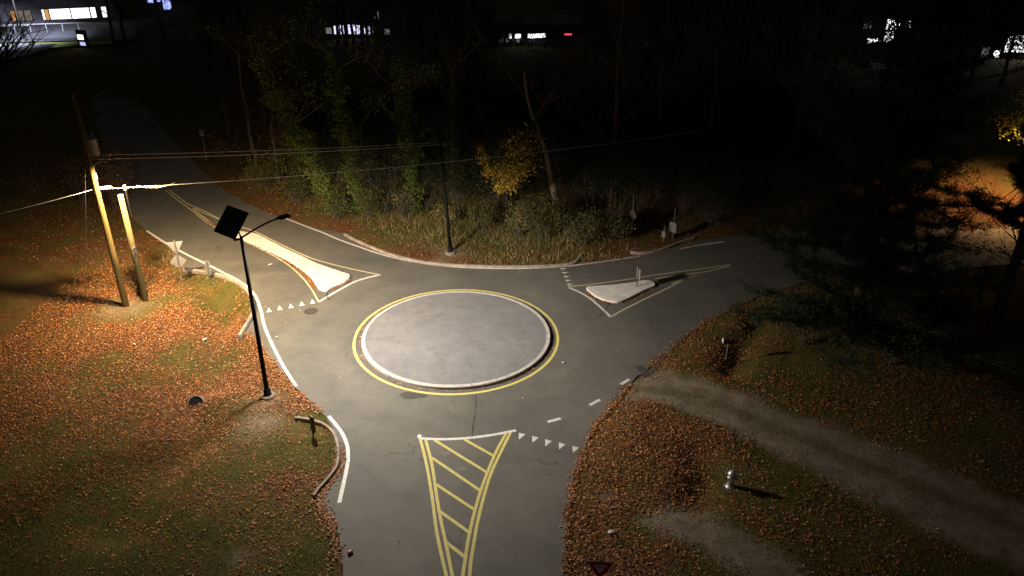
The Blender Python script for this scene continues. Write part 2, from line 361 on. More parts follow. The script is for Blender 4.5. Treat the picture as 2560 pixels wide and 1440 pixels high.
# ground sheet
def axis(lo, hi, s, far0, far1):
    a = list(np.arange(lo, hi+s, s)); st = s
    q = a[-1]
    while q < far1: st = min(st*1.25, 30); q += st; a.append(q)
    q = a[0]; st = s; pre = []
    while q > far0: st = min(st*1.25, 30); q -= st; pre.append(q)
    return np.array(pre[::-1]+a)
gx = axis(-30, 36, .3, -420, 420); gy = axis(13, 62, .3, -60, 700)
X, Y = np.meshgrid(gx, gy); xf, yf = X.ravel(), Y.ravel(); zf = hgt_np(xf, yf)
me = bpy.data.meshes.new('ground'); nx, ny = len(gx), len(gy)
me.vertices.add(len(xf)); me.vertices.foreach_set('co', np.stack([xf, yf, zf], 1).astype(np.float32).ravel())
i = (np.arange(ny-1)[:, None]*nx+np.arange(nx-1)[None]).ravel(); q = np.stack([i, i+1, i+nx+1, i+nx], 1).astype(np.int32)
me.loops.add(q.size); me.loops.foreach_set('vertex_index', q.ravel()); me.polygons.add(len(q)); me.polygons.foreach_set('loop_start', np.arange(0, q.size, 4, dtype=np.int32))
me.update(calc_edges=True); me.polygons.foreach_set('use_smooth', [True]*len(q))
at = me.attributes.new('litter', 'FLOAT', 'POINT'); at.data.foreach_set('value', dens(xf, yf).astype(np.float32))
at = me.attributes.new('bare', 'FLOAT', 'POINT'); at.data.foreach_set('value', bare(xf, yf).astype(np.float32))
go = bpy.data.objects.new('ground', me); C.objects.link(go); tag(go, kind='structure')
mt, nt, bs = newmat('ground_turf'); co = coords(nt)
lit = N(nt, 'Attribute', attribute_name='litter').outputs['Fac']; bar = N(nt, 'Attribute', attribute_name='bare').outputs['Fac']
gr = ramp(nt, noise(nt, co, .7, 6, .65, .5), [(.3, (.045, .052, .010)), (.5, (.082, .070, .018)), (.7, (.110, .072, .025))])
gr = mix(nt, .8, gr, ramp(nt, noise(nt, co, 14, 4, .7), [(.3, (.35, .35, .35)), (.7, (1.5, 1.5, 1.5))]), 'MULTIPLY')
vo = N(nt, 'TexVoronoi'); vo.inputs['Scale'].default_value = 22
nt.links.new(co, vo.inputs['Vector']); sep = N(nt, 'SeparateColor'); nt.links.new(vo.outputs['Color'], sep.inputs[0])
lf = ramp(nt, sep.outputs[0], [(0, (.03, .013, .007)), (.4, (.09, .036, .016)), (.75, (.18, .075, .028)), (1, (.28, .14, .06))])
lf = mix(nt, ramp(nt, vo.outputs['Distance'], [(.35, (0, 0, 0)), (.7, (.8, .8, .8))]), lf, (.05, .025, .012))
lm = mth(nt, 'MULTIPLY', mth(nt, 'SUBTRACT', mth(nt, 'ADD', lit, mth(nt, 'MULTIPLY', noise(nt, co, 3.5, 4, .7), .6)), .66), 1.7, True)
c = mix(nt, lm, gr, lf)
dt = ramp(nt, noise(nt, co, 1.3, 7, .7, .4), [(.3, (.11, .085, .055)), (.52, (.19, .152, .11)), (.72, (.27, .225, .165))])
dt = mix(nt, .7, dt, ramp(nt, noise(nt, co, 22, 4, .75), [(.3, (.5, .5, .5)), (.7, (1.45, 1.42, 1.4))]), 'MULTIPLY')
c = mix(nt, bar, c, dt)
nt.links.new(c, bs.inputs['Base Color']); bs.inputs['Roughness'].default_value = .95; bs.inputs['Specular IOR Level'].default_value = .15
bump(nt, bs, noise(nt, co, 9, 6, .75), .9, .06); me.materials.append(mt)

# ------------------------------------------------------------------ road with its markings
mb = MB(); n = len(ROADR)
mb.add([(p.x, p.y, 0) for p in ROADR]+[(p.x, p.y, -.09) for p in ROADR], [tuple(range(n))]+[(i, (i+1) % n, n+(i+1) % n, n+i) for i in range(n)])
road = mb.build('road', M['asphalt']); tag(road, kind='structure')
def strip(name, px, wd, mat, z=.004, parent=road, sm=True, world=False, jit=.0):
    p = [Vector(q) for q in (px if world else W(px))]
    if sm and len(p) > 2: p = smooth(p, 6)
    L, Rr = [], []
    for i in range(len(p)):
        e = (p[min(i+1, len(p)-1)]-p[max(i-1, 0)]).normalized(); nn = Vector((-e.y, e.x))*(wd/2+random.uniform(-jit, jit))
        L.append(p[i]+nn); Rr.append(p[i]-nn)
    k = len(p); mbs = MB().add([(*q, z) for q in L]+[(*q, z) for q in Rr], [(i, k+i, k+i+1, i+1) for i in range(k-1)])
    return mbs.build(name, mat, parent)
CX, CY, RR = -2.63, 32.09, 4.815
strip('yellow_ring_line', [(CX+RR*math.cos(t*math.pi/60), CY+RR*math.sin(t*math.pi/60)) for t in range(121)], .13, M['yellow_paint'], sm=False, world=True)
for ln in ([(367, 577), (400, 599), (440, 622), (480, 643), (520, 662), (555, 680), (590, 698), (620, 719), (640, 743), (652, 775), (662, 818), (685, 870), (710, 918), (741, 966)],
           [(822, 1040), (840, 1062), (857, 1086), (868, 1115), (870, 1150), (862, 1195), (848, 1257)],
           [(700, 541), (740, 556), (770, 568), (810, 583), (850, 600), (900, 618), (950, 635), (1010, 650), (1080, 661), (1150, 668), (1230, 671), (1320, 671), (1420, 665), (1500, 655), (1602, 640)],
           [(1700, 622), (1755, 612), (1812, 604)],
           [(950, 687), (920, 694), (888, 704), (855, 721), (825, 738), (797, 755)],
           [(1422, 719), (1450, 731), (1475, 746), (1493, 761), (1512, 778), (1527, 793)],
           [(1047, 1096), (1100, 1098), (1160, 1096), (1220, 1089), (1260, 1082), (1290, 1076)]):
    strip('white_line', ln, .14, M['white_paint'])
for ln in ([(369, 1055), (1402, 1046)], [(1474, 1013), (1500, 999)], [(1552, 961), (1573, 948)]):
    if ln[0][0] == 369: ln[0] = (1369, 1055)
    strip('dashed_line', ln, .15, M['white_paint'])
Y_ = [[(413, 475), (440, 497), (482, 528), (522, 559), (570, 585), (620, 607), (680, 637), (720, 662), (752, 690), (778, 722), (797, 755)],
      [(422, 474), (445, 492), (472, 511), (510, 527), (547, 546), (600, 566), (640, 580), (702, 611), (772, 643), (835, 662), (905, 678), (952, 687)],
      [(482, 521), (505, 540), (530, 559)], [(487, 521), (515, 535), (547, 548)],
      [(1420, 717), (1495, 709), (1580, 697), (1655, 685), (1755, 672), (1826, 662)], [(1527, 793), (1550, 779), (1605, 751), (1670, 720), (1705, 702), (1757, 682), (1826, 665)],
      [(1637, 697), (1700, 688), (1762, 680)], [(1680, 709), (1720, 696), (1762, 680)],
      [(1051, 1099), (1065, 1155), (1080, 1240), (1090, 1320), (1102, 1380), (1116, 1440), (1135, 1520)], [(1064, 1099), (1080, 1162), (1092, 1242), (1102, 1300), (1115, 1360), (1131, 1440), (1148, 1520)],
      [(1265, 1084), (1240, 1130), (1215, 1190), (1197, 1242), (1182, 1297), (1170, 1352), (1162, 1405), (1157, 1440), (1148, 1520)], [(1276, 1082), (1252, 1130), (1227, 1185), (1210, 1240), (1195, 1300), (1185, 1355), (1177, 1405), (1174, 1440), (1166, 1520)]]
M['pale_yellow'] = rough_mat('pale_yellow_paint', (.40, .36, .20), (.55, .50, .31), 6, .6, 0, .1)  # lamp wash-out of the left-road lines put into a paler yellow; right arm shares it
for i, ln in enumerate(Y_): strip('yellow_line', ln, .09 if i < 8 else .11, M['pale_yellow' if i < 8 else 'yellow_paint'], z=.004 if i % 2 else .006)
for a, b in (((1161, 1099), (1236, 1141)), ((1087, 1101), (1217, 1181)), ((1079, 1144), (1201, 1227)), ((1090, 1211), (1190, 1277)), ((1100, 1279), (1177, 1334)), ((1114, 1355), (1164, 1394))):
    strip('hatch_line', [a, b], .12, M['yellow_paint'], z=.008)
tri = [[(x-7, y), (x+7, y-2), (x-2, y-12)] for x, y in ((673, 781), (700, 776), (728, 771), (755, 765), (782, 760))]
tri += [[(1400+k*4.3, 670+k*9.8), (1405+k*4, 674.5+k*9.9), (1417+k*4, 671+k*9.8)] for k in range(5)]
tri += [[(1297, 1082), (1314, 1086), (1297, 1099)], [(1330, 1090), (1347, 1094), (1331, 1107)], [(1363, 1098), (1380, 1103), (1363, 1116)], [(1397, 1106), (1413, 1111), (1398, 1124)], [(1431, 1115), (1448, 1119), (1432, 1132)]]
for t in tri: MB().add([(*p, .004) for p in W(t)], [(0, 1, 2)]).build('yield_triangle', M['white_paint'], road)
strip('crack_seal', [(1191, 984), (1190, 1010), (1187, 1040), (1183, 1065), (1181, 1092)], .035, M['crack'], jit=.012)
strip('crack_seal', [(1518, 770), (1524, 757), (1530, 752)], .07, M['crack'], jit=.02); strip('crack_seal', [(1492, 797), (1505, 786), (1518, 772)], .04, M['crack'], jit=.015)
strip('crack_seal', [(822, 727), (817, 738), (820, 746), (826, 750)], .07, M['crack'], jit=.03)
strip('crack_seal', [(1447, 1170), (1436, 1200), (1426, 1230), (1423, 1262), (1418, 1330), (1412, 1400), (1410, 1440)], .05, M['crack'], jit=.03)
# damp stain by the island
mt, nt, bs = newmat('damp_patch'); bs.inputs['Base Color'].default_value = (.055, .054, .045, 1); bs.inputs['Roughness'].default_value = .5
def blob(px, mat, name, z=.003, jit=.08, n=4):
    p = rough_edge([Vector(q) for q in smooth([Vector(a) for a in W(px)], n, True)], jit, .12)
    MB().add([(q.x, q.y, z) for q in p], [tuple(range(len(p)))]).build(name, mat, road)
blob([(1000, 985), (1020, 980), (1060, 986), (1068, 992), (1045, 996), (1020, 998), (1008, 995)], mt, 'damp_patch')
blob([(1592, 920), (1600, 914), (1618, 924), (1618, 932), (1600, 928)], mt, 'damp_patch', jit=.05)
blob([(1603, 935), (1625, 922), (1650, 896), (1668, 880), (1673, 885), (1655, 908), (1635, 930), (1612, 942)], mt, 'broken_edge_patch', z=.0035, jit=.06)
mt, nt, bs = newmat('worn_patch'); bs.inputs['Base Color'].default_value = (.135, .12, .098, 1); bs.inputs['Roughness'].default_value = .8
for px, py, sx, sy in ((1112, 1133, 16, 7), (1155, 1172, 14, 5), (1412, 1043, 10, 6), (1546, 876, 7, 4)):
    blob([(px+sx*math.cos(t)*random.uniform(.6, 1.1), py+sy*math.sin(t)*random.uniform(.6, 1.1)) for t in (0, .8, 1.6, 2.4, 3.2, 4, 4.8, 5.6)], mt, 'worn_patch', jit=.03)
# paint splat at the line end
blob([(1043, 1092), (1046, 1087), (1052, 1087), (1054, 1092), (1051, 1096), (1046, 1096)], M['white_paint'], 'paint_splat', z=.012, jit=.02)

# ------------------------------------------------------------------ central island
isl = empty('roundabout_island', (CX, CY, 0), label='round paved island with pale kerb inside the yellow ring at the centre of the roundabout', cat='traffic island')
RK = 4.47
mb = MB(); rings = [(RK*.9, .124), (RK*.8, .130), (RK*.5, .145), (RK*.25, .153), (.02, .155)]
mb.lathe((0, 0, 0), [(RK-.172, .118)]+rings, 96, False); mb.build('paved_top', M['paving'], isl, True)
for k, (a0, a1) in enumerate(((-128, -78), (-78, -35), (-35, 12), (12, 60), (60, 110), (110, 165), (165, 232))):
    mb = MB(); n = 14; vs = []
    for j in range(n+1):
        t = R(a0+.12+(a1-a0-.24)*j/n)
        for rr, z in ((RK, -.03), (RK, .10), (RK-.025, .13), (RK-.18, .135), (RK-.18, -.03)): vs.append((rr*math.cos(t), rr*math.sin(t), z))
    fs = [(j*5+a, j*5+5+a, j*5+5+(a+1) % 5, j*5+(a+1) % 5) for j in range(n) for a in range(5)]+[(4, 3, 2, 1, 0), tuple(n*5+a for a in range(5))]
    mb.add(vs, fs).build('kerb_segment', M['kerb'], isl)
for pts in ([(967, 947), (1010, 915), (1060, 885), (1120, 850)], [(1190, 755), (1175, 800), (1165, 840)], [(1165, 870), (1180, 920), (1190, 965)]):
    pw = []
    for x, y in [((1-t)*pts[i][0]+t*pts[i+1][0]+random.uniform(-2, 2), (1-t)*pts[i][1]+t*pts[i+1][1]+random.uniform(-2, 2)) for i in range(len(pts)-1) for t in (0, .25, .5, .75)]:
        q = P(x, y, .15)-Vector((CX, CY, 0)); rr = math.hypot(q.x, q.y)
        zz = float(np.interp(rr, [0, 1.12, 2.23, 3.57, 4.3], [.155, .153, .145, .13, .12]))
        pw.append((q.x, q.y, zz-.004))
    MB().tube(pw, .006, 5).build('surface_crack', M['crack'], isl)

# ------------------------------------------------------------------ splitter islands and kerbs
def slab(px, label, z=.12):
    p = [Vector(q) for q in smooth([Vector(a) for a in W(px, z)], 3, True)]
    c = sum(p, Vector((0, 0)))/len(p)
    t = empty('splitter_island', (c.x, c.y, 0), label=label, cat='traffic island')
    MB().prism([(q.x-c.x, q.y-c.y) for q in p], -.03, z, .03).build('concrete_slab', M['slab'], t); return t
slab([(556, 566), (600, 577), (640, 583), (678, 602), (715, 621), (752, 638), (790, 656), (840, 674), (868, 683), (875, 689), (868, 698), (857, 705), (838, 712), (825, 719), (815, 724), (803, 724), (795, 719), (780, 696), (765, 681), (735, 659), (700, 639), (660, 620), (625, 604), (590, 590), (560, 574)],
     'long bright concrete splitter island tapering up the left road behind the solar panel')
slab([(1467, 720), (1470, 715), (1485, 714), (1530, 711), (1580, 705), (1606, 700), (1625, 701), (1637, 706), (1636, 714), (1615, 722), (1580, 740), (1555, 751), (1540, 754), (1520, 751), (1500, 744), (1480, 733)],
     'small teardrop concrete splitter island in the dim right road')
def kerb(px, label, wd=.17, ht=.13, mat='old_kerb', world=False):
    p = smooth([Vector(a) for a in W(px, ht)], 5); segs = []
    c = p[len(p)//2]; t = empty('kerb', (c.x, c.y, 0), label=label, cat='kerb')
    per = max(4, int(len(p)/max(1, round(sum((p[i+1]-p[i]).length for i in range(len(p)-1))/3.0))))
    for s in range(0, len(p)-1, per):
        q = p[s:s+per+1]
        if len(q) < 2: continue
        vs = []
        for i, a in enumerate(q):
            e = (q[min(i+1, len(q)-1)]-q[max(i-1, 0)]).normalized(); nn = Vector((-e.y, e.x))
            g = e*(.008 if i == 0 else -.008 if i == len(q)-1 else 0)
            for k, z in ((-.5, -.08), (-.5, ht-.03), (-.36, ht), (.36, ht), (.5, ht-.03), (.5, -.08)):
                b = a+nn*wd*k+g-c; vs.append((b.x, b.y, z))
        n = len(q); fs = [(j*6+a, j*6+6+a, j*6+6+(a+1) % 6, j*6+(a+1) % 6) for j in range(n-1) for a in range(6)]+[(5, 4, 3, 2, 1, 0), tuple((n-1)*6+a for a in range(6))]
        MB().add(vs, fs).build('kerb_stone', M[mat], t)
kerb([(862, 583), (880, 593), (905, 605), (950, 624), (1000, 640), (1060, 653), (1130, 660), (1250, 664), (1350, 663), (1405, 660), (1432, 655), (1446, 645), (1452, 633)], 'long curved kerb along the leafy far verge in front of the distant lamp post', .18)
kerb([(1576, 627), (1600, 630), (1630, 627), (1665, 617), (1700, 603), (1735, 592)], 'short dim kerb at the far edge of the right road')
kerb([(458, 670), (480, 672), (505, 676), (535, 681), (565, 690), (590, 701), (612, 718), (628, 740), (633, 762), (632, 778), (620, 800), (608, 820), (597, 838)], 'pale curved kerb round the lit yellow grass tip beside the left road')
kerb([(737, 1042), (765, 1045), (790, 1051), (812, 1060), (832, 1078), (842, 1102), (846, 1130), (842, 1160), (830, 1180), (812, 1202), (797, 1218), (784, 1237)], 'curved kerb round the grass nearest the camera, left of the hatched marking', .12)

# ------------------------------------------------------------------ lamps: real photometric distribution (full cut-off, wide batwing)
def lamp_light(name, loc, power, col, k=1.3, aim=None, aimk=0.0, radius=.14, parent=None, cut=(.07, .36)):
    ld = bpy.data.lights.new(name, 'POINT'); ld.energy = power; ld.color = col; ld.shadow_soft_size = radius; ld.use_nodes = True
    nt = ld.node_tree; em = nt.nodes['Emission']
    tc = N(nt, 'TexCoord'); sp = N(nt, 'SeparateXYZ'); nt.links.new(tc.outputs['Normal'], sp.inputs[0])
    dn = mth(nt, 'MULTIPLY', sp.outputs[2], SGN)                    # cosine from straight down
    mr = N(nt, 'MapRange', interpolation_type='SMOOTHSTEP'); mr.inputs[1].default_value = cut[0]; mr.inputs[2].default_value = cut[1]
    nt.links.new(dn, mr.inputs[0])
    bw = mth(nt, 'POWER', mth(nt, 'ADD', mth(nt, 'MAXIMUM', dn, 0.0), .12), -k)
    s = mth(nt, 'MULTIPLY', mr.outputs[0], bw)
    if aim:
        a = Vector((aim[0], aim[1])).normalized()
        dt = mth(nt, 'ADD', mth(nt, 'MULTIPLY', sp.outputs[0], -a.x*SGN), mth(nt, 'MULTIPLY', sp.outputs[1], -a.y*SGN))
        s = mth(nt, 'MULTIPLY', s, mth(nt, 'MAXIMUM', mth(nt, 'ADD', mth(nt, 'MULTIPLY', dt, aimk), 1.0), .04))
    nt.links.new(s, em.inputs['Strength'])
    o = bpy.data.objects.new(name, ld); C.objects.link(o); o.location = loc
    if parent: o.parent = parent
    return o
SGN = -1.0
lens = emit_mat('lamp_lens', (1, .86, .66), 6.0)

def solar_lamp(base, toward, head_z, label, tilt=(0, 0)):
    t = empty('solar_street_lamp', base, label=label, cat='street lamp', group='solar street lamps')
    top = Vector((tilt[0], tilt[1], 7.29))
    MB().lathe((0, 0, 0), [(.30, -.1), (.30, .09), (.27, .12), (.0, .12)], 24).build('footing', M['pipe'], t, False)
    MB().lathe((0, 0, 0), [(.17, .12), (.17, .15), (.15, .16), (.145, .36), (.12, .42), (.10, .44)], 20).build('base_cover', M['black_metal'], t, True)
    MB().tube([Vector((0, 0, .4)), top*.33+Vector((0, 0, .2)), top*.66+Vector((0, 0, .1)), top], [.10, .088, .076, .065], 14).build('pole', M['black_metal'], t, True)
    h = Vector((*toward, 0)); hv = h.normalized(); L = h.length
    pts = [top+Vector((0, 0, -.05)), top+hv*.12*L+Vector((0, 0, .02)), top+hv*.35*L+Vector((0, 0, .15)), top+hv*.62*L+Vector((0, 0, .26)), top+hv*.9*L+Vector((0, 0, head_z-7.29))]
    MB().tube([Vector(p) for p in smooth(pts, 4)], .035, 8).build('arm', M['black_metal'], t, True)
    hd = top+hv*(L-.02)+Vector((0, 0, head_z-7.29)); rz = math.atan2(hv.y, hv.x)
    mb = MB(); mb.box(hd+Vector((0, 0, 0)), (.46, .26, .085), rz, taper=.85); mb.box(hd-hv*.28, (.14, .10, .07), rz)
    for k in range(5): mb.box(hd+hv*(-.12+.07*k)+Vector((0, 0, .05)), (.018, .2, .03), rz)
    head = mb.build('lamp_head', M['black_metal'], t)
    MB().box(hd+Vector((0, 0, -.049)), (.34, .18, .012), rz).build('lens', lens, head)
    # bracket and tilted panel
    nm = (CR*0+CU*0)                             # panel plane: real edges with one level edge
    e1 = (60*CR-21*CU-41*FW); e1.z = 0; e1.normalize()
    e2 = (-28*CR-61*CU-9.7*FW); e2 = (e2-e1*e2.dot(e1)).normalized(); nn = e1.cross(e2)
    if nn.z < 0: nn = -nn
    cpan = top+Vector((-.28, .0, .58))
    m3 = Matrix((e1, e2, nn)).transposed()
    MB().box(cpan, (1.30, 1.12, .04), mat=m3).build('solar_panel', M['solar'], t)
    mb = MB(); mb.tube([top+Vector((0, 0, -.15)), top+Vector((-.05, .02, .12)), cpan-nn*.05], .03, 8)
    mb.box(top+Vector((-.03, 0, -.12))+Vector((-.12, 0, 0)), (.30, .07, .06), .4); mb.box(cpan-nn*.04, (.9, .08, .04), mat=m3); mb.box(cpan-nn*.04, (.08, .85, .04), mat=m3)
    mb.build('panel_bracket', M['black_metal'], t)
    return t, hd+Vector(base)
b = G(670, 992); hp = P(712, 541, 7.62)
lamp1, hd1 = solar_lamp(b, (hp.x-b.x, hp.y-b.y), 7.62-b.z, 'lit black solar street lamp standing in leaves at the left, panel above the road')
lamp_light('lamp_bulb', hd1-Vector(b)+Vector((0, 0, -.2)), LAMP_SOLAR, (1.0, .91, .80), .95, (.66, .75), .85, radius=.3, parent=lamp1, cut=(.10, .53))
b = G(1126, 633)
lamp2, hd2 = solar_lamp(b, (-.4, -1.9), 7.6-b.z, 'unlit solar street lamp on the far verge in front of the woods', tilt=(-.35, 0))
for ch in kids(lamp2):
    if ch.name.startswith('lamp_head'):
        for q in kids(ch): q.data.materials[0] = M['solar']

# ------------------------------------------------------------------ utility pole, stub pole, cables
B1 = G(315, 765)
up = empty('utility_pole', B1, label='tall wooden utility pole with transformer and street light arm, left of the shorter pole', cat='utility pole')
MB().tube([(0, 0, -.3), (0, 0, 3), (0, 0, 7), (.01, 0, 10.5)], [.165, .15, .125, .105], 16).build('pole', M['wood'], up, True)
trz = P(229, 355, 8.9)-B1
tf = MB().lathe((trz.x, trz.y, 8.35), [(.20, 0), (.22, .03), (.22, .72), (.235, .74), (.22, .80), (.12, .86)], 20).build('transformer', M['galv'], up, True)
for s in (-.1, .1): MB().lathe((trz.x+s, trz.y, 9.2), [(.03, 0), (.045, .05), (.03, .1), (.045, .15), (.02, .22)], 10).build('bushing', M['pipe'], tf, True)
MB().box((trz.x*.5, trz.y*.5, 8.7), (.5, .08, .1), math.atan2(trz.y, trz.x)).build('bracket', M['galv'], up)
MB().tube([(0, 0, 10.45), (0, 0, 10.75)], [.03, .05], 10).build('insulator', M['pipe'], up)
L1 = P(288, 407, 7.65); ld = L1-B1
MB().tube([Vector(q) for q in smooth([Vector((.1, 0, 7.2)), Vector((.18, .02, 7.5)), Vector((ld.x*.45, ld.y*.45, 7.72)), Vector((ld.x*.85, ld.y*.85, 7.72))], 4)], .028, 8).build('light_arm', M['galv'], up, True)
mb = MB(); rz = math.atan2(ld.y, ld.x); mb.box((ld.x, ld.y, 7.7), (.62, .28, .09), rz, taper=.7); mb.box((ld.x*.88, ld.y*.88, 7.72), (.3, .14, .1), rz)
lm_ = mb.build('street_light', M['galv'], up); MB().box((ld.x, ld.y, 7.648), (.42, .2, .01), rz).build('lens', lens, lm_)
lamp_light('street_light_bulb', (ld.x, ld.y, 7.5), LAMP_WARM, (1.0, .70, .36), -.3, (.64, .77), .78, parent=up, cut=(.08, .7))
MB().tube([(-.17, .02, 1), (-.155, .02, 3.5), (-.15, .02, 7)], .012, 6).build('ground_wire', M['galv'], up)
MB().box((.14, -.03, 6.95), (.07, .09, .28)).build('junction_box', M['splice'], up)
B2 = G(364, 752)
sp_ = empty('stub_pole', B2, label='shorter cut-off wooden pole with a small reflector plate, right of the tall one', cat='utility pole')
MB().tube([(0, 0, -.3), (0, 0, 3), (0, 0, 5.83)], [.155, .14, .125], 16).build('pole', M['old_wood'], sp_, True)
MB().box((.14, -.1, 2.9), (.02, .17, .5), .5, mat=Matrix.Rotation(.5, 3, 'X') @ Matrix.Rotation(-.7, 3, 'Z')).build('reflector_plate', M['sign_back'], sp_)
MB().tube([(.24, .12, 4.6), (.235, .12, 5.6), (.235, .12, 6.1)], .035, 8).build('conduit', M['black_metal'], sp_)
MB().box((.24, .12, 6.15), (.1, .1, .25)).build('conduit_cap', M['galv'], sp_)
# cables
def cable(name, a, b, sag, rad, label, mat='cable', n=28):
    a, b = Vector(a), Vector(b); c = (a+b)/2
    t = empty(name, a, label=label, cat='cable')
    pts = [a.lerp(b, i/n)-Vector((0, 0, sag*4*(i/n)*(1-i/n)))-a for i in range(n+1)]
    MB().tube(pts, rad, 6).build('wire', M[mat], t, True); return t
A1 = B1+Vector((.16, -.02, 6.30))
E1 = P(1500, 352, 7.0)
e1d = (E1-A1).normalized()
cb = cable('telecom_cable', A1, E1+e1d*6, .35, .015, 'bright thick cable from the tall pole across the road to the right')
s0 = P(264, 470, 6.26)-A1
MB().tube([s0-e1d*.28, s0-e1d*.22, s0+e1d*.22, s0+e1d*.28], [.03, .085, .085, .03], 10).build('splice_case', M['splice'], cb, True)
MB().tube([e1d*1.65, e1d*2.0+Vector((0, 0, -.13)), e1d*2.5+Vector((0, 0, -.2)), e1d*3.0+Vector((0, 0, -.15)), e1d*3.4+Vector((0, 0, -.03))], .012, 6).build('slack_loop', M['cable'], cb, True)
cable('telecom_cable', B1+Vector((-.12, -.02, 6.30)), P(-260, 590, 6.6),   .1, .016, 'thin cable running from the tall pole to the left edge')
p0 = P(292, 397, 7.60); p1 = P(985, 366, 6.1); d = (p1-p0)
cable('service_wire', B1+Vector((.1, .05, 7.75)), p0+d*1.25, .12, .019, 'lower of the two thin wires above the road')
cable('service_wire', B1+Vector((.1, .05, 7.95)), P(990, 360, 6.3)+d*.25, .1, .014, 'upper of the two thin wires above the road')
gw = empty('guy_wire', G(152, 795), label='slanted guy wire with a pale guard left of the poles', cat='guy wire')
gb = G(152, 795); gt = P(190, 694, 2.0); 
MB().tube([(0, 0, 0), gt-gb], .025, 8).build('guard', M['old_wood'], gw)
MB().tube([gt-gb, B1+Vector((0, 0, 8.0))-gb], .006, 5).build('wire', M['black_metal'], gw)
g2 = P(213, 420, 7.3); g3 = G(216, 640)
vw = empty('drop_wire', (g3.x, g3.y, g3.z), label='thin near-vertical wire left of the tall pole top', cat='cable')
MB().tube([(0, 0, 0), (g2-g3)*.5, g2-g3], .012, 6).build('wire', M['cable'], vw)

# ------------------------------------------------------------------ signs
def hz_at(base, y):
    lo, hi = 0, 14
    for _ in range(40):
        m_ = (lo+hi)/2
        if proj(base+Vector((0, 0, m_)))[1] > y: lo = m_
        else: hi = m_
    return lo
def plate(shape, wd, ht):          # outline in the plate's own x-z plane
    if shape == 'tri': return [(-wd/2, ht/2), (0, -ht/2), (wd/2, ht/2)]
    if shape == 'diamond': return [(0, ht/2), (-wd/2, 0), (0, -ht/2), (wd/2, 0)]
    return [(-wd/2, ht/2), (-wd/2, -ht/2), (wd/2, -ht/2), (wd/2, ht/2)]
def round_poly(pl, r_=.05):
    out = []; n = len(pl); pl = [Vector(p) for p in pl]
    for i in range(n):
        a = pl[i-1]; b = pl[i]; c = pl[(i+1) % n]
        d1 = (a-b).normalized(); d2 = (c-b).normalized(); 
        p1, p2 = b+d1*r_, b+d2*r_
        for t in (0, .33, .66, 1): out.append((1-t)**2*p1+2*t*(1-t)*b+t*t*p2)
    return out
def plate_mb(shape, wd, ht, y0, y1, z, rz, sc=1.0, r_=.04):
    pl = round_poly([(a*sc, b*sc) for a, b in plate(shape, wd, ht)], r_*sc); n = len(pl); m3 = Matrix.Rotation(rz, 3, 'Z')
    vs = [m3 @ Vector((p.x, y0, p.y+z)) for p in pl]+[m3 @ Vector((p.x, y1, p.y+z)) for p in pl]
    return MB().add(vs, [tuple(range(n)), tuple(range(2*n-1, n-1, -1))]+[(i, n+i, n+(i+1) % n, (i+1) % n) for i in range(n)])
def sign_post(base, h, label, name='road_sign'):
    t = empty(name, base, label=label, cat='road sign')
    mb = MB(); mb.box((0, 0, h/2-.1), (.05, .022, h+.2)); mb.box((.024, -.014, h/2-.1), (.01, .03, h+.2)); mb.box((-.024, -.014, h/2-.1), (.01, .03, h+.2))
    mb.build('post', M['galv'], t); return t
M['sign_face_yellow'] = rough_mat('sign_face_yellow', (.5, .36, .03), (.55, .4, .04), 3, .5, 0, 0)
M['sign_face_white'] = rough_mat('sign_face_white', (.78, .76, .76), (.85, .83, .83), 3, .5, 0, 0)
M['sign_face_red'] = rough_mat('sign_face_red', (.46, .012, .05), (.52, .018, .06), 3, .5, 0, 0)
M['black_ink'] = rough_mat('black_ink', (.01, .01, .01), (.02, .02, .02), 3, .5, 0, 0)
# yield + diamond seen from behind
b = G(457, 707); s = sign_post(b, 2.55, 'pale triangle over a diamond, backs of two signs on one post beside the left road')
zt = hz_at(b, 615); rz = .32
tr_ = plate_mb('tri', .86, .75, .03, .042, 2.05, rz).build('triangle_plate', M['sign_back'], s)
plate_mb('tri', .84, .73, .043, .048, 2.05, rz).build('triangle_face', M['sign_face_red'], tr_)
di_ = plate_mb('diamond', .86, .86, .03, .042, 1.28, rz).build('diamond_plate', M['sign_back'], s)
plate_mb('diamond', .84, .84, .043, .048, 1.28, rz).build('diamond_face', M['sign_face_yellow'], di_)
for z, o in ((2.2, tr_), (1.28, di_)): MB().lathe((.02, -.0, z), [(.012, -.012), (.012, .012)], 8).build('bolt', M['galv'], o)
# narrow marker on the lit grass tip
b = G(524, 695); s = sign_post(b, 1.0, 'narrow upright marker seen from behind on the lit grass tip')
pm = plate_mb('rect', .30, .80, .03, .042, .62, -.25).build('marker_plate', M['sign_back'], s)
plate_mb('rect', .28, .78, .043, .048, .62, -.25).build('marker_face', M['sign_face_yellow'], pm)
# marker on the near grass
b = G(784, 1094); s = sign_post(b, 1.0, 'narrow marker seen from behind above the curved near kerb')
pm = plate_mb('rect', .25, .78, .03, .042, .62, -.9).build('marker_plate', M['sign_back'], s)
plate_mb('rect', .23, .76, .043, .048, .62, -.35).build('marker_face', M['sign_face_yellow'], pm)
# sign on the right island
b = P(1592, 716, .12); s = sign_post(b, 1.1, 'thin sign seen edge-on standing on the teardrop island')
plate_mb('rect', .46, .62, .03, .042, .75, -1.3).build('sign_plate', M['sign_back'], s)
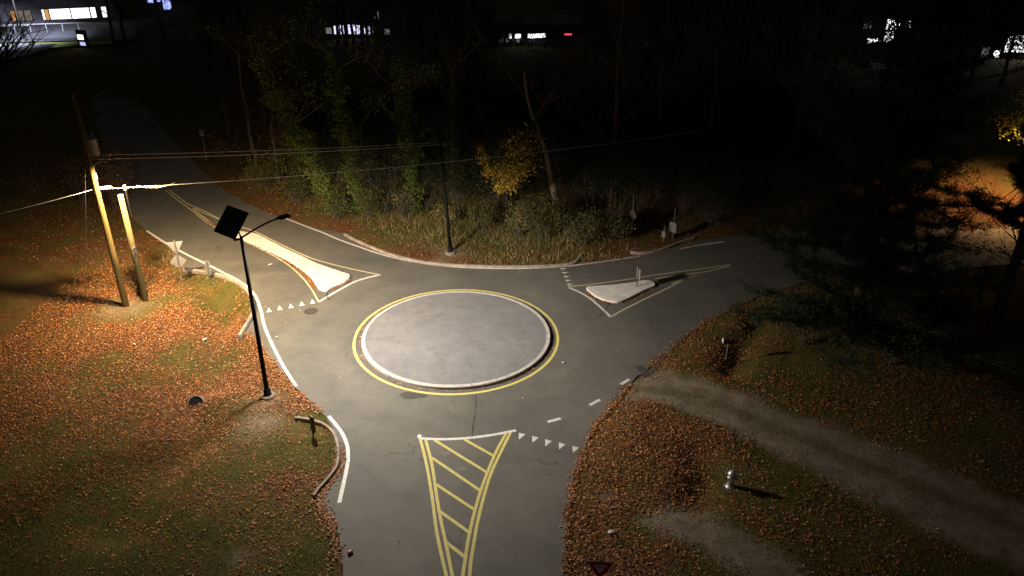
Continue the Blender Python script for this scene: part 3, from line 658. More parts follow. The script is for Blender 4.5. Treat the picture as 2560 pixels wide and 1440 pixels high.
# far diamond + small plate
b = G(1577, 585); s = sign_post(b, 2.5, 'dim diamond sign almost edge-on on the far right verge')
plate_mb('diamond', .8, .8, .03, .042, hz_at(b, 538), -1.1).build('diamond_plate', M['sign_back'], s)
plate_mb('rect', .3, .38, .03, .042, hz_at(b, 571), -1.1).build('lower_plate', M['sign_back'], s)
b = G(1658, 602); s = sign_post(b, 1.0, 'white marker post sign just behind the short dim kerb')
plate_mb('rect', .26, .42, -.04, -.03, .42, -.9).build('marker_plate', M['sign_back'], s)
b = G(1680, 598); s = sign_post(b, 2.0, 'slanted pinkish sign above the marker beyond the right road')
plate_mb('rect', .5, .62, -.045, -.03, hz_at(b, 568), -.9).build('sign_plate', M['sign_back'], s)
# parking sign by the upper left road
b = G(517, 400); s = sign_post(b, hz_at(b, 325), 'small white rectangular sign high up beside the dark upper left road')
zc = hz_at(b, 332)
pk = plate_mb('rect', .32, .42, -.045, -.03, zc, .0).build('sign_plate', M['sign_back'], s)
for k in range(4): MB().box((0, -.048, zc+.12-.075*k), (.2-.02*(k % 2), .004, .03)).build('text_line', M['black_ink'], pk)
# YIELD sign nearest the camera
b = P(1500, 1420, 2.05); bz = hgt(b.x, b.y)
ys = sign_post(Vector((b.x, b.y, bz)), 2.38-bz, 'red and white triangular YIELD sign facing the camera at the bottom edge', 'yield_sign')
zc = 2.0-bz; rz = 0.0; rt = math.atan2(b.x, b.y)
rz = -.05
yp = plate_mb('tri', .80, .70, -.045, -.032, zc, rz).build('sign_plate', M['sign_back'], ys)
yf = plate_mb('tri', .80, .70, -.050, -.046, zc, rz, .995).build('border', M['sign_face_white'], ys)
plate_mb('tri', .76, .664, -.055, -.051, zc+.002, rz).build('red_face', M['sign_face_red'], ys)
plate_mb('tri', .37, .32, -.060, -.056, zc+.055, rz).build('white_centre', M['sign_face_white'], ys)
fc = bpy.data.curves.new('YIELD', 'FONT'); fc.body = 'YIELD'; fc.size = .098; fc.align_x = 'CENTER'; fc.align_y = 'CENTER'; fc.extrude = .001; fc.offset = .003
to = bpy.data.objects.new('lettering', fc); C.objects.link(to)
dg = bpy.context.evaluated_depsgraph_get(); tm = bpy.data.meshes.new_from_object(to.evaluated_get(dg)); bpy.data.objects.remove(to)
to = bpy.data.objects.new('lettering', tm); C.objects.link(to); tm.materials.clear(); tm.materials.append(M['sign_face_red'])
to.parent = ys; to.location = (.003, -.0625, zc+.14); to.rotation_euler = (R(90), 0, rz)

# ------------------------------------------------------------------ small street things
mh = P(777, 778); t = empty('manhole_cover', mh, label='round dark manhole cover below the row of yield triangles', cat='manhole cover')
MB().lathe((0, 0, 0), [(.34, .0), (.34, .006), (.31, .007), (.31, .003), (.29, .003), (.29, .008), (0, .008)], 32).build('cover', M['iron'], t)
mb = MB()
for k in range(-4, 5):
    L = 2*math.sqrt(.28**2-(k*.062)**2); mb.box((0, k*.062, .010), (L, .03, .006))
mb.build('ribs', rough_mat('worn_iron', (.09, .08, .065), (.14, .12, .1), 10, .5, .4, 0), t)
# culvert
cv = G(492, 1010); t = empty('culvert_pipe', cv+Vector((0, 0, .05)), R(0), label='dark open mouth of a concrete drain pipe in the leafy ditch', cat='drain pipe')
ax = Vector((-.05, .78, -.62)).normalized()     # runs under the bank toward the road
a_ = ax.cross(Vector((0, 0, 1))).normalized(); b_ = a_.cross(ax).normalized()
n = 24; vs = []
for rr, q in ((.30, 0), (.345, 0), (.345, .45), (.30, .45)):
    for k in range(n):
        th = 2*math.pi*k/n; vs.append(ax*q+(a_*math.cos(th)+b_*math.sin(th))*rr+Vector((-.03, -.05, .0)))
fs = [(i*n+k, i*n+(k+1) % n, ((i+1) % 4)*n+(k+1) % n, ((i+1) % 4)*n+k) for i in range(4) for k in range(n)]
MB().add(vs, fs).build('pipe', M['pipe'], t, True)
MB().add([ax*.03+(a_*math.cos(2*math.pi*k/n)+b_*math.sin(2*math.pi*k/n))*.302+Vector((-.03, -.05, .0)) for k in range(n)], [tuple(range(n))]).build('shade_disc', M['pipe_shade'], t)  # near-black disc behind the rim stands for the shade inside the pipe
# hydrant
hb = G(1825, 1216); t = empty('fire_hydrant', hb, -.5, label='silver fire hydrant standing in the leaves on the right', cat='fire hydrant')
MB().lathe((0, 0, -.05), [(.17, 0), (.17, .08), (.13, .09), (.115, .12), (.11, .45), (.15, .46), (.15, .50), (.13, .51), (.12, .60), (.15, .61), (.15, .64), (.13, .66), (.10, .72), (.05, .76)], 20).build('barrel', M['silver'], t, True)
MB().lathe((0, 0, .7), [(.035, 0), (.03, .06)], 5).build('operating_nut', M['silver'], t)
for dv in ((1, 0), (-1, 0)):
    nz = MB().tube([(dv[0]*.1, 0, .50), (dv[0]*.19, 0, .50)], .055, 12).build('hose_nozzle', M['silver'], t, True)
    MB().tube([(dv[0]*.19, 0, .50), (dv[0]*.23, 0, .50)], .07, 8).build('cap', M['silver'], nz)
nz = MB().tube([(0, -.1, .46), (0, -.2, .46)], .075, 12).build('pumper_nozzle', M['silver'], t, True); MB().tube([(0, -.2, .46), (0, -.245, .46)], .095, 8).build('cap', M['silver'], nz)
# mailbox
mbp = G(1814, 902); t = empty('mailbox', mbp, label='dark mailbox on a thin post by the ditch, right of the road', cat='mailbox')
MB().tube([(0, 0, -.1), (0, 0, .98)], .028, 8).build('post', M['galv'], t)
mrz = R(8); mm = Matrix.Rotation(mrz, 3, 'Z'); prof = [(-.09, 0), (.09, 0), (.09, .13)]+[(.09*math.cos(k*math.pi/8), .13+.09*math.sin(k*math.pi/8)) for k in range(1, 8)]+[(-.09, .13)]
k = len(prof); vs = [mm @ Vector((x, p[0], 1.0+p[1])) for x in (-.26, .26) for p in prof]
MB().add(vs, [tuple(range(k-1, -1, -1)), tuple(range(k, 2*k))]+[(i, (i+1) % k, k+(i+1) % k, k+i) for i in range(k)]).build('box', M['iron'], t)
vs = [mm @ Vector((x, p[0]*1.04, 1.0+p[1]*1.03)) for x in (-.28, -.262) for p in prof]
MB().add(vs, [tuple(range(k-1, -1, -1)), tuple(range(k, 2*k))]+[(i, (i+1) % k, k+(i+1) % k, k+i) for i in range(k)]).build('door', M['splice'], t)
MB().box(mm @ Vector((.05, -.11, 1.2)), (.03, .01, .16)).build('flag', M['sign_face_red'], t)
# litter
def can(px, py, label, c1, r_=.034, L=.13, rz=.8):
    p = P(px, py, r_); t = empty('drink_can', (p.x, p.y, r_+.002), rz, label=label, cat='drink can')
    bd = MB().tube([(-L/2, 0, 0), (-L/2+.01, 0, 0), (L/2-.01, 0, 0), (L/2, 0, 0)], [r_*.8, r_, r_, r_*.8], 14).build('can_body', c1, t, True)
    MB().tube([(-.02, 0, 0), (.02, 0, 0)], r_*1.02, 14).build('stripe', M['sign_face_white'], t)
can(875, 1380, 'small crushed red and white can lying at the left road edge', rough_mat('can_red', (.6, .05, .06), (.75, .2, .2), 20, .35, .1, 0), .05, .17)
def paper(px, py, s, label, rz):
    p = G(px, py) if not inside(np.array([P(px, py).xy[:]]), RA)[0] else P(px, py, 0)
    o = MB().add([(-s, -s*.5, .02), (0, -s*.55, .05), (s, -s*.4, .02), (s, s*.5, .03), (0, s*.5, .06), (-s, s*.45, .02)], [(0, 1, 4, 5), (1, 2, 3, 4)])
    o.f += [tuple(reversed(f)) for f in []]
    ob = o.build('paper_scrap', M['splice']); ob.location = (p.x, p.y, p.z+.04); ob.rotation_euler = (0, 0, rz); tag(ob, label, 'litter')
    return ob
paper(512, 851, .11, 'white paper scrap on the brightly lit leaves', .8); paper(335, 863, .07, 'small pale scrap on leaves further left', .2)
paper(677, 664, .13, 'pale torn scrap on the asphalt left of the long island', .5); paper(692, 845, .06, 'small pale scrap on the road beside the white edge line', .4); paper(1528, 1332, .12, 'thin pale scrap in the leaves near the bottom right', .3); paper(1408, 909, .06, 'tiny white scrap on the road right of the roundabout ring', .4)

# ------------------------------------------------------------------ fallen leaves, grass
def scatter(n, xr, yr, fn):
    x = rng.uniform(*xr, n); y = rng.uniform(*yr, n); keep = rng.random(n) < fn(x, y); return x[keep], y[keep]
def on_ground(x, y):
    p = np.stack([x, y], 1); return inside(p, RA)
def in_view(x, y, mg=90):
    d = np.stack([x, y, np.full(len(x), -H)], 1); k = d@np.array(FW); a = 1280+F*(d@np.array(CR))/k; b = 720-F*(d@np.array(CU))/k
    return (a > -mg) & (a < 2560+mg) & (b < 1440+mg)
def leaf_density(x, y):
    v = in_view(x, y); o = np.zeros(len(x)); o[v] = dens(x[v], y[v])**.95; return o*(1-.75*sst((y-50)/6)*(x > -20))
cs = []
for (n, xr, yr) in ((520000, (-24, 26), (14, 40)), (130000, (-34, 34), (40, 62))):
    x, y = scatter(n, xr, yr, leaf_density); k = ~on_ground(x, y); x, y = x[k], y[k]
    z = hgt_np(x, y)+rng.uniform(.005, .05, len(x)); cs.append(np.stack([x, y, z], 1))
cen = np.concatenate(cs); print('leaves', len(cen))
o = quads_obj('fallen_leaves', leaf_quads(cen, .032+.058*rng.random(len(cen))**1.3, .5), M['litter']); tag(o, 'orange and brown fallen leaves covering the verges', 'fallen leaves', kind='stuff')
# leaves blown on the asphalt: against kerbs and islands, and a few strays
rd = []
def along(px, wd, n, z=.02, s=0):
    p = np.array([tuple(q) for q in smooth([Vector(a) for a in W(px)], 6)]); i = rng.integers(0, len(p)-1, n); t = rng.random((n, 1))
    q = p[i]*(1-t)+p[i+1]*t+rng.normal(0, wd, (n, 2)); rd.append(np.c_[q, rng.uniform(.006, z, n)])
along([(560, 580), (590, 592), (625, 606), (660, 622), (700, 643), (735, 664), (760, 683), (780, 705), (792, 722)], .10, 1500, .05)
along([(800, 727), (825, 723), (850, 712), (870, 703)], .09, 350, .05)
along([(520, 556), (545, 568), (570, 580)], .12, 200, .04)
along([(1468, 732), (1485, 745), (1505, 753), (1530, 759), (1560, 755)], .08, 300, .04); along([(1560, 755), (1600, 740), (1640, 722)], .10, 160)
along([(848, 1120), (850, 1150), (840, 1185), (815, 1215), (795, 1238), (812, 1280), (830, 1320), (845, 1400)], .12, 900, .04)
along([(1415, 1430), (1420, 1300), (1432, 1210), (1455, 1140), (1485, 1070), (1530, 1015), (1570, 965)], .10, 1100, .03)
along([(1620, 920), (1680, 868), (1770, 800), (1880, 745)], .15, 500, .03)
along([(870, 590), (905, 610), (950, 629), (1000, 645), (1060, 657)], .08, 700, .04); along([(1060, 657), (1130, 665), (1250, 668), (1350, 668), (1430, 662)], .06, 250)
along([(1500, 652), (1575, 640), (1650, 628), (1735, 606)], .5, 700); along([(1440, 655), (1500, 645), (1560, 638)], .3, 400)
along([(620, 830), (650, 868), (690, 925), (740, 980), (800, 1030)], .12, 700, .04)
t = rng.uniform(0, 6.28, 420); rr = rng.normal(4.56, .06, 420); rd.append(np.stack([CX+rr*np.cos(t), CY+rr*np.sin(t), np.full(420, .015)], 1))
x, y = scatter(420, (-24, 20), (16, 48), lambda x, y: np.ones(len(x))); k = on_ground(x, y) & (np.hypot(x-CX, y-CY) > 4.6); rd.append(np.stack([x[k], y[k], np.full(k.sum(), .012)], 1))
t = rng.uniform(0, 6.28, 60); rr = 4.1*np.sqrt(rng.random(60)); rd.append(np.stack([CX+rr*np.cos(t), CY+rr*np.sin(t), np.full(60, .2)], 1))
cen = np.concatenate(rd); o = quads_obj('fallen_leaves', leaf_quads(cen, rng.uniform(.05, .10, len(cen)), .3), M['litter']); tag(o, 'stray fallen leaves on the asphalt and along the kerbs', 'fallen leaves', kind='stuff')
# grass blades
def blades(x, y, z, hgt_, wd, lean=.5):
    n = len(x); a = rng.uniform(0, 6.28, n); ln = rng.uniform(0, lean, n)*hgt_; b = rng.uniform(0, 6.28, n)
    base = np.stack([x, y, z], 1); sd = np.stack([np.cos(a)*wd, np.sin(a)*wd, np.zeros(n)], 1)
    tip = base+np.stack([np.cos(b)*ln, np.sin(b)*ln, hgt_], 1)
    return np.stack([base-sd, base+sd, tip], 1).reshape(-1, 3)
def gd(x, y):
    v = in_view(x, y); o = np.zeros(len(x)); d = dens(x[v], y[v]); o[v] = np.clip(1.0-d*.9, 0, 1)*(1-bare(x[v], y[v])); return o
x, y = scatter(260000, (-22, 24), (14, 42), gd); k = ~on_ground(x, y); x, y = x[k], y[k]; z = hgt_np(x, y)
o = quads_obj('lawn_grass', blades(x, y, z, rng.uniform(.03, .085, len(x)), .008, .9), M['grass'], nv=3); tag(o, 'short dull green lawn grass among the leaves', 'grass', kind='stuff'); print('grass', len(x))
def vd(x, y):     # verge beyond the far kerb
    v = in_view(x, y); o = np.zeros(len(x)); p = np.stack([x, y], 1)
    dd = dist_line(p, RA[37:57]); o[v] = (sst((dd[v]-.9)/1.2)*sst((11-dd[v])/3))*(.45+.55*(snoise(x[v], y[v], 1.1, 33) > -.2)); return o*(y > 38)
x, y = scatter(70000, (-20, 14), (38, 58), vd); k = ~on_ground(x, y); x, y = x[k], y[k]; z = hgt_np(x, y)
dd = dist_line(np.stack([x, y], 1), RA[37:57])
hh = rng.uniform(.06, .28, len(x))*(1+1.1*sst((dd-2)/3)*np.clip(snoise(x, y, 1.0, 44)+.6, 0, 1.6))
o = quads_obj('verge_weeds', blades(x, y, z, hh, .016, 1.3), M['weed'], nv=3); tag(o, 'tall dry weeds and grass on the far verge below the woods', 'weeds', kind='stuff')

# ------------------------------------------------------------------ trees
def limb(mb, p, d, L, r_, depth, tips, spread=.5, up=.12, n=5, sides=6, segs=4):
    pts = [p.copy()]; dd = d.copy()
    for i in range(segs):
        dd = (dd+Vector((random.uniform(-1, 1), random.uniform(-1, 1), random.uniform(-.6, .9)))*.16+Vector((0, 0, up*.3))).normalized(); pts.append(pts[-1]+dd*L/segs)
    rad = [r_*(1-.55*i/segs) for i in range(segs+1)]; mb.tube(pts, rad, sides, False)
    if depth == 0: tips += pts[2:]; return
    for k in range(n):
        t = random.uniform(.3, 1); i = min(int(t*segs), segs-1); q = pts[i].lerp(pts[i+1], t*segs-i)
        a = random.uniform(0, 6.28); s = Vector((math.cos(a), math.sin(a), random.uniform(-.2, .6)))
        nd = (dd*(1-spread)+s*spread).normalized()
        limb(mb, q, nd, L*random.uniform(.5, .7), r_*.45, depth-1, tips, spread, up, n, max(3, sides-2), 3)
def tree_proto(h, trunk_r, nl, lsize, lmat, bmat, name, label, cat='tree', first=.3, lean=0.0, group=None, nb=11, cl=.45, blen=.33, per=None):
    t = empty(name, (0, 0, 0), label=label, cat=cat, group=group)
    mb = MB(); pts = [Vector((0, 0, -.3))]; 
    for i in range(1, 9): pts.append(Vector((lean*h*(i/8)**1.5+random.uniform(-.12, .12), random.uniform(-.12, .12), h*i/8)))
    mb.tube(pts, [trunk_r*(1.25 if i == 0 else 1-.85*i/8) for i in range(9)], 8)
    br = MB(); tips = []
    for k in range(nb):
        f = first+(1-first)*(k+random.random())/nb*.97; i = min(int(f*8), 7); q = pts[i].lerp(pts[i+1], f*8-i)
        a = k*2.4+random.uniform(-.4, .4); d = Vector((math.cos(a), math.sin(a), .35+.6*f)).normalized()
        limb(br, q, d, h*blen*(1.15-.6*f), trunk_r*.36*(1.15-.7*f), 2, tips, .55, .12, 4, 5)
    tr = mb.build('trunk', bmat, t, True); br.build('branches', bmat, t)
    if nl:
        T = np.array([tuple(q) for q in tips]); keep = rng.random(len(T)) < (per or 1.0); T = T[keep]
        c_ = T[rng.integers(0, len(T), nl)]+rng.normal(0, cl, (nl, 3))*(1, 1, .7)
        quads_obj('crown', leaf_quads(c_, rng.uniform(.7, 1.3, nl)*lsize, 1.0), lmat, t)
    return t
WG = 'dark woodland trees beyond the roundabout'
WL = 'unlit woodland tree lost in the dark beyond the road, like those around it'
pr = [tree_proto(17, .24, 9000, .13, M['brown_leaf'], M['bark'], 'woodland_tree', WL, group=WG),
      tree_proto(15, .2, 2500, .12, M['brown_leaf'], M['bark'], 'woodland_tree', WL, group=WG, blen=.28),
      tree_proto(18, .27, 14000, .14, M['dark_leaf'], M['bark'], 'woodland_tree', WL, group=WG, first=.18, blen=.3),
      tree_proto(14, .16, 0, 0, None, M['twig'], 'woodland_tree', WL, group=WG, first=.25)]
WIN = [(-100, 292, 200), (840, 965, 160), (1270, 1405, 130), (2150, 2290, 170), (380, 440, 60), (2440, 2700, 175)]      # gaps in the wood where lights show: px range, lowest y
used = [False]*4; spots = []
tries = 0
while len(spots) < 62 and tries < 6000:
    tries += 1
    x = random.uniform(-62, 60); y = random.uniform(46, 104)
    px, py = proj((x, y, 0))
    if not (-150 < px < 2750) or py < 120: continue
    if px < 560 and py > 190: continue
    if px < 830 and py > 420 - (830-px)*.25: continue
    if 830 <= px < 1450 and py > 505: continue
    if px >= 1450 and py > 530 or (px > 2150 and py > 330): continue
    wide = 45
    if any(a-wide < px < b+wide for a, b, yy in WIN): continue
    if min([math.hypot(x-a, y-b) for a, b in spots] or [9]) < 3.4: continue
    if dist_line(np.array([[x, y]]), RA, True)[0] < 4: continue
    spots.append((x, y))
for i, (x, y) in enumerate(sorted(spots, key=lambda s: s[1])):
    k = random.choice([0, 0, 1, 2, 2, 3]); z = hgt(x, y)-.05; rz = random.uniform(0, 6.28); sc = random.uniform(.8, 1.15)
    if not used[k]: pr[k].location = (x, y, z); pr[k].rotation_euler = (0, 0, rz); pr[k].scale = (sc,)*3; used[k] = True
    else: copy_tree(pr[k], (x, y, z), rz, sc)
def grow(px, py, **kw):
    lab = kw.pop('label'); nm = kw.pop('name', 'tree'); b_ = G(px, py); rz = kw.pop('rz', 0)
    t = tree_proto(name=nm, label=lab, **kw); t.location = b_; t.rotation_euler = (0, 0, rz); return t
# silhouettes in front of the far store
grow(290, 128, h=11, trunk_r=.26, nl=9000, lsize=.16, lmat=M['dark_leaf'], bmat=M['bark'], label='dark tree just left of another, right of the far store windows', rz=1, first=.3)
grow(318, 124, h=12, trunk_r=.26, nl=9000, lsize=.16, lmat=M['dark_leaf'], bmat=M['bark'], label='rightmost of the two dark trunks between car park and blue window', rz=2, first=.35)
grow(22, 222, h=5.2, trunk_r=.34, nl=0, lsize=.16, lmat=None, bmat=M['bark'], label='bare tree at the left edge, its twigs crossing the lit car park', rz=.3, first=.3, nb=34, blen=.95)
# thin trunks in front of the lit gap in the middle
for k, (px, hh) in enumerate(((846, 13), (868, 15), (884, 12), (905, 16), (921, 12), (946, 14))):
    grow(px, 112+k % 3*6, h=hh, trunk_r=.24, nl=0, lsize=0, lmat=None, bmat=M['bark'], name='woodland_tree', label=('leftmost', 'second from left', 'third from left', 'fourth from left', 'fifth from left', 'rightmost')[k]+' slim bare trunk against the cool white windows in mid wood', first=.35, nb=7, rz=k, group='slim trunks against the white light', blen=.22)
grow(862, 128, h=11, trunk_r=.18, nl=2600, lsize=.15, lmat=M['dark_leaf'], bmat=M['bark'], label='thin-leaved dark tree left of the slim trunks in mid wood', first=.12, cl=.5, nb=14, rz=2)
grow(940, 126, h=11, trunk_r=.18, nl=3200, lsize=.15, lmat=M['dark_leaf'], bmat=M['bark'], label='thin-leaved dark tree right of the slim trunks in mid wood', first=.12, cl=.5, nb=14, rz=4)
# ivy-clad trunks
def ivy_tree(px, py, lean, h, rad, n, mat, label, seed):
    random.seed(seed); b_ = G(px, py); t = empty('ivy_tree', b_, label=label, cat='tree')
    pts = [Vector((lean[0]*(i/10)**1.2*h+random.uniform(-.08, .08), lean[1]*(i/10)*h+random.uniform(-.08, .08), h*i/10-.1)) for i in range(11)]
    MB().tube(pts, [.2*(1-.07*i) for i in range(11)], 8).build('trunk', M['bark'], t, True)
    br = MB(); tips = []
    for k in range(9):
        q = pts[random.randint(4, 10)]; a = random.uniform(0, 6.28); limb(br, q, Vector((math.cos(a), math.sin(a), .6)).normalized(), random.uniform(2, 3.6), .05, 1, tips, .5, .1, 4, 5)
    br.build('branches', M['twig'], t)
    P_ = np.array([tuple(q) for q in pts]); f = rng.random(n)*10; i = np.clip(f.astype(int), 0, 9); q = P_[i]*(1-(f-i))[:, None]+P_[i+1]*(f-i)[:, None]
    wv = rad*(.75+.45*np.sin(f/10*2.6)-.05*f+.3*np.sin(f*2.3+seed))*(.8+.3*np.sin(f*5.1)); a = rng.uniform(0, 6.28, n); r_ = np.sqrt(rng.random(n))*np.clip(wv, .18, 9)
    c_ = q+np.stack([np.cos(a)*r_, np.sin(a)*r_, rng.normal(0, .15, n)], 1)
    T = np.array([tuple(v) for v in tips]); m_ = n//9; c2 = T[rng.integers(0, len(T), m_)]+rng.normal(0, .35, (m_, 3))
    quads_obj('ivy', leaf_quads(np.concatenate([c_, c2]), rng.uniform(.08, .17, n+m_), 1.0), mat, t)
ivy_tree(836, 525, (-.42, .05), 9.5, .9, 7500, M['ivy'], 'ivy-covered tree leaning left over the verge, lit green', 3)
ivy_tree(760, 470, (-.20, .05), 9.5, 1.1, 8000, M['ivy_yellow'], 'yellow-brown creeper-covered tree left of the lit ivy trees', 5)
ivy_tree(900, 525, (-.1, .03), 10, .85, 8500, M['ivy'], 'brightest upright ivy-covered tree just right of the leaning one', 8)
ivy_tree(1035, 530, (-.06, .1), 9.5, .8, 6000, M['ivy'], 'dim ivy-covered tree left of the distant lamp post', 11)
ivy_tree(1130, 500, (.05, .1), 9, .7, 4500, M['bush_leaf'], 'dark vine-covered tree right behind the distant lamp post', 14)
random.seed(21)
# tree with the lit yellow leaves
b_ = G(1398, 545); t = empty('yellow_leaved_tree', b_, label='curved pale trunk with a hanging clump of lit yellow leaves', cat='tree')
tp = [b_]+[PY(x, y, b_.y-.04*(545-y)/10) for x, y in ((1390, 500), (1380, 455), (1374, 420), (1366, 385), (1352, 345), (1335, 300), (1320, 250), (1310, 180))]
tp = [q-b_ for q in tp]; tp[0] = Vector((0, 0, -.2)); MB().tube([Vector(q) for q in smooth(tp, 3)], [.26*(1-.8*i/24) for i in range(25)], 9).build('trunk', M['pale_bark'], t, True)
br = MB(); tips = []; CC = [(1275, 452, 0, .34, 1), (1298, 425, 0, .38, .6), (1262, 425, 0, .36, .5), (1225, 432, 0, .26, .3), (1212, 400, 0, .2, .16), (1203, 374, 0, .15, .16), (1250, 468, 0, .22, .3), (1285, 385, 0, .55, .35), (1325, 400, 0, .5, .25), (1310, 360, 0, .6, .3)]
c_ = []
for x, y, z, s_, n_ in CC:
    q = PY(x, y, b_.y-4.8+random.uniform(-.4, .4))-b_; st = tp[5].lerp(tp[6], random.random())
    limb(br, st, (q-st).normalized(), (q-st).length, .05, 1, tips, .45, .0, 5, 5); 
    k = int(900*n_); c_.append(np.array([tuple(q)])+rng.normal(0, s_, (k, 3))*(.8, .8, .75))
for k in range(16):
    i = random.randint(2, 4); a = random.uniform(0, 6.28); limb(br, tp[i], Vector((math.cos(a), math.sin(a), .1)).normalized(), random.uniform(.7, 1.5), .02, 1, [], .5, -.05, 4, 4)
for k in range(3):
    a = random.uniform(0, 6.28); limb(br, tp[random.randint(6, 8)], Vector((math.cos(a), math.sin(a), .5)).normalized(), 3.5, .07, 2, tips, .5, .1, 4, 5)
br.build('branches', M['twig'], t); c_ = np.concatenate(c_); quads_obj('crown', leaf_quads(c_, rng.uniform(.08, .16, len(c_)), 1.0), M['yellow_leaf'], t)
# pale sprigs of hanging leaves by the small sign, near upper left road
def sprig_tree(px, py, spots_, label, mat, h=9):
    b_ = G(px, py); t = empty('tree', b_, label=label, cat='tree'); pts = [Vector((random.uniform(-.15, .15), random.uniform(-.15, .15), h*i/6-.2)) for i in range(7)]
    MB().tube(pts, [.17*(1-.12*i) for i in range(7)], 8).build('trunk', M['bark'], t, True); br = MB(); c_ = []
    for x, y, z, s_, n_ in spots_:
        q = PY(x, y, b_.y-1.0+random.uniform(-.6, .6))-b_; st = pts[3].lerp(pts[5], random.random()); limb(br, st, (q-st).normalized(), (q-st).length*1.02, .018, 1, [], .4, 0, 3, 4); c_.append(np.array([tuple(q)])+rng.normal(0, s_, (n_, 3)))
    br.build('branches', M['twig'], t); c_ = np.concatenate(c_); quads_obj('crown', leaf_quads(c_, rng.uniform(.09, .17, len(c_)), 1.0), mat, t)
sprig_tree(640, 440, [(545, 370, 5.5, .35, 90), (535, 350, 6.0, .3, 50), (580, 385, 5.2, .3, 45), (700, 380, 5.8, .9, 500), (720, 300, 8.5, 1.2, 700), (665, 250, 9.5, .9, 400), (640, 330, 7.2, .8, 300), (760, 350, 7, .8, 500)], 'thin tree with pale hanging leaf sprigs beside the small white sign', M['brown_leaf'], 10)
sprig_tree(700, 455, [(690, 390, 5.0, .7, 250), (650, 400, 4.6, .6, 150), (730, 400, 4.6, .7, 250)], 'twiggy brown tree left of the creeper-covered one', M['ivy_yellow'], 8)
# shrubs
def shrub(px, py, h, rad, n, mat, label, cat='shrub', name='shrub', stems=16, ls=.1, group=None):
    b_ = G(px, py); t = empty(name, b_, label=label, cat=cat, group=group); br = MB(); tips = []
    for k in range(stems):
        a = random.uniform(0, 6.28); sp2 = random.uniform(.1, .9)*rad/h
        limb(br, Vector((random.uniform(-.2, .2)*rad, random.uniform(-.2, .2)*rad, 0)), Vector((math.cos(a)*sp2, math.sin(a)*sp2, 1)).normalized(), h*random.uniform(.7, 1.05), .018, 1, tips, .4, .05, 4, 4)
    br.build('stems', M['twig'], t)
    T = np.array([tuple(v) for v in tips]); c_ = T[rng.integers(0, len(T), n)]+rng.normal(0, rad*.16, (n, 3)); c_[:, 2] = np.maximum(c_[:, 2], .03)
    quads_obj('foliage', leaf_quads(c_, rng.uniform(.6, 1.3, n)*ls, 1.0), mat, t)
shrub(1360, 600, 1.9, 1.5, 4000, M['bush_leaf'], 'leafy bush at the foot of the curved pale trunk')
shrub(1300, 590, 1.5, .9, 1500, M['weed'], 'tan dry bush right of the distant lamp post')
shrub(1205, 575, 1.2, 1.2, 1500, M['bush_leaf'], 'low bush just behind the distant lamp post', stems=20)
shrub(1010, 545, 1.5, .6, 500, M['weed'], 'reddish spray of bare stems among the verge weeds', stems=40)
shrub(840, 545, 1.2, 1.2, 2600, M['bush_leaf'], 'green bush at the foot of the leaning ivy tree')
shrub(925, 545, 1.3, 1.0, 2400, M['bush_leaf'], 'dark green bush at the foot of the brightest ivy tree')
shrub(745, 505, 1.4, 1.5, 2200, M['bush_leaf'], 'dim bush behind the leafy bank of the upper left road')
shrub(1450, 610, 1.6, 1.3, 2400, M['bush_leaf'], 'dark bush left of the dim diamond sign')
shrub(1530, 598, 1.3, 1.6, 2400, M['bush_leaf'], 'grey-green low bush below the dim diamond sign')
shrub(1110, 560, .9, 1.2, 1300, M['weed'], 'low tangled weeds directly left of the distant lamp post')
shrub(300, 530, 3.2, 1.5, 2600, M['brown_leaf'], 'dark reddish shrub behind the top of the short pole')
shrub(220, 505, 2.6, 2.6, 3000, M['brown_leaf'], 'wide dark shrub behind the tall pole at the left')
shrub(90, 480, 3, 3.0, 3000, M['brown_leaf'], 'dark thicket at the far left behind the lawn')
shrub(660, 470, 1.5, 1.5, 1600, M['ivy_yellow'], 'dim yellowish bush on the bank left of the leaning trees')
shrub(1780, 560, 2.0, 2.0, 2500, M['dark_leaf'], 'very dark bush beyond the right road')
shrub(355, 738, .7, .42, 420, M['bush_leaf'], 'small dark tuft growing round the foot of the short pole', stems=14, ls=.07)
UL = 'dark understory shrub under the unlit woodland edge'
random.seed(61); protos = []
for k in range(3):
    before = set(bpy.data.objects); shrub(1480+60*k, 540, 3.0+k*.5, 1.9, 2600, M['dark_leaf'], UL, name='understory_shrub', group='dark shrubs under the woodland edge', ls=.12)
    protos.append([o for o in bpy.data.objects if o not in before and o.parent is None][0])
pts_ = [(o.location.x, o.location.y) for o in protos]
for _ in range(4000):
    if len(pts_) > 95: break
    x, y = random.uniform(-22, 34), random.uniform(46, 66); px, py = proj((x, y, 0))
    if px < 700 and py > 330 or px > 2150 and py > 380 or (1330 < px < 1450 and py > 500): continue
    if dist_line(np.array([[x, y]]), RA, True)[0] < 3.5: continue
    if min(math.hypot(x-a, y-b) for a, b in pts_) < 2.6: continue
    pts_.append((x, y)); copy_tree(random.choice(protos), (x, y, hgt(x, y)), random.uniform(0, 6), random.uniform(.75, 1.25))
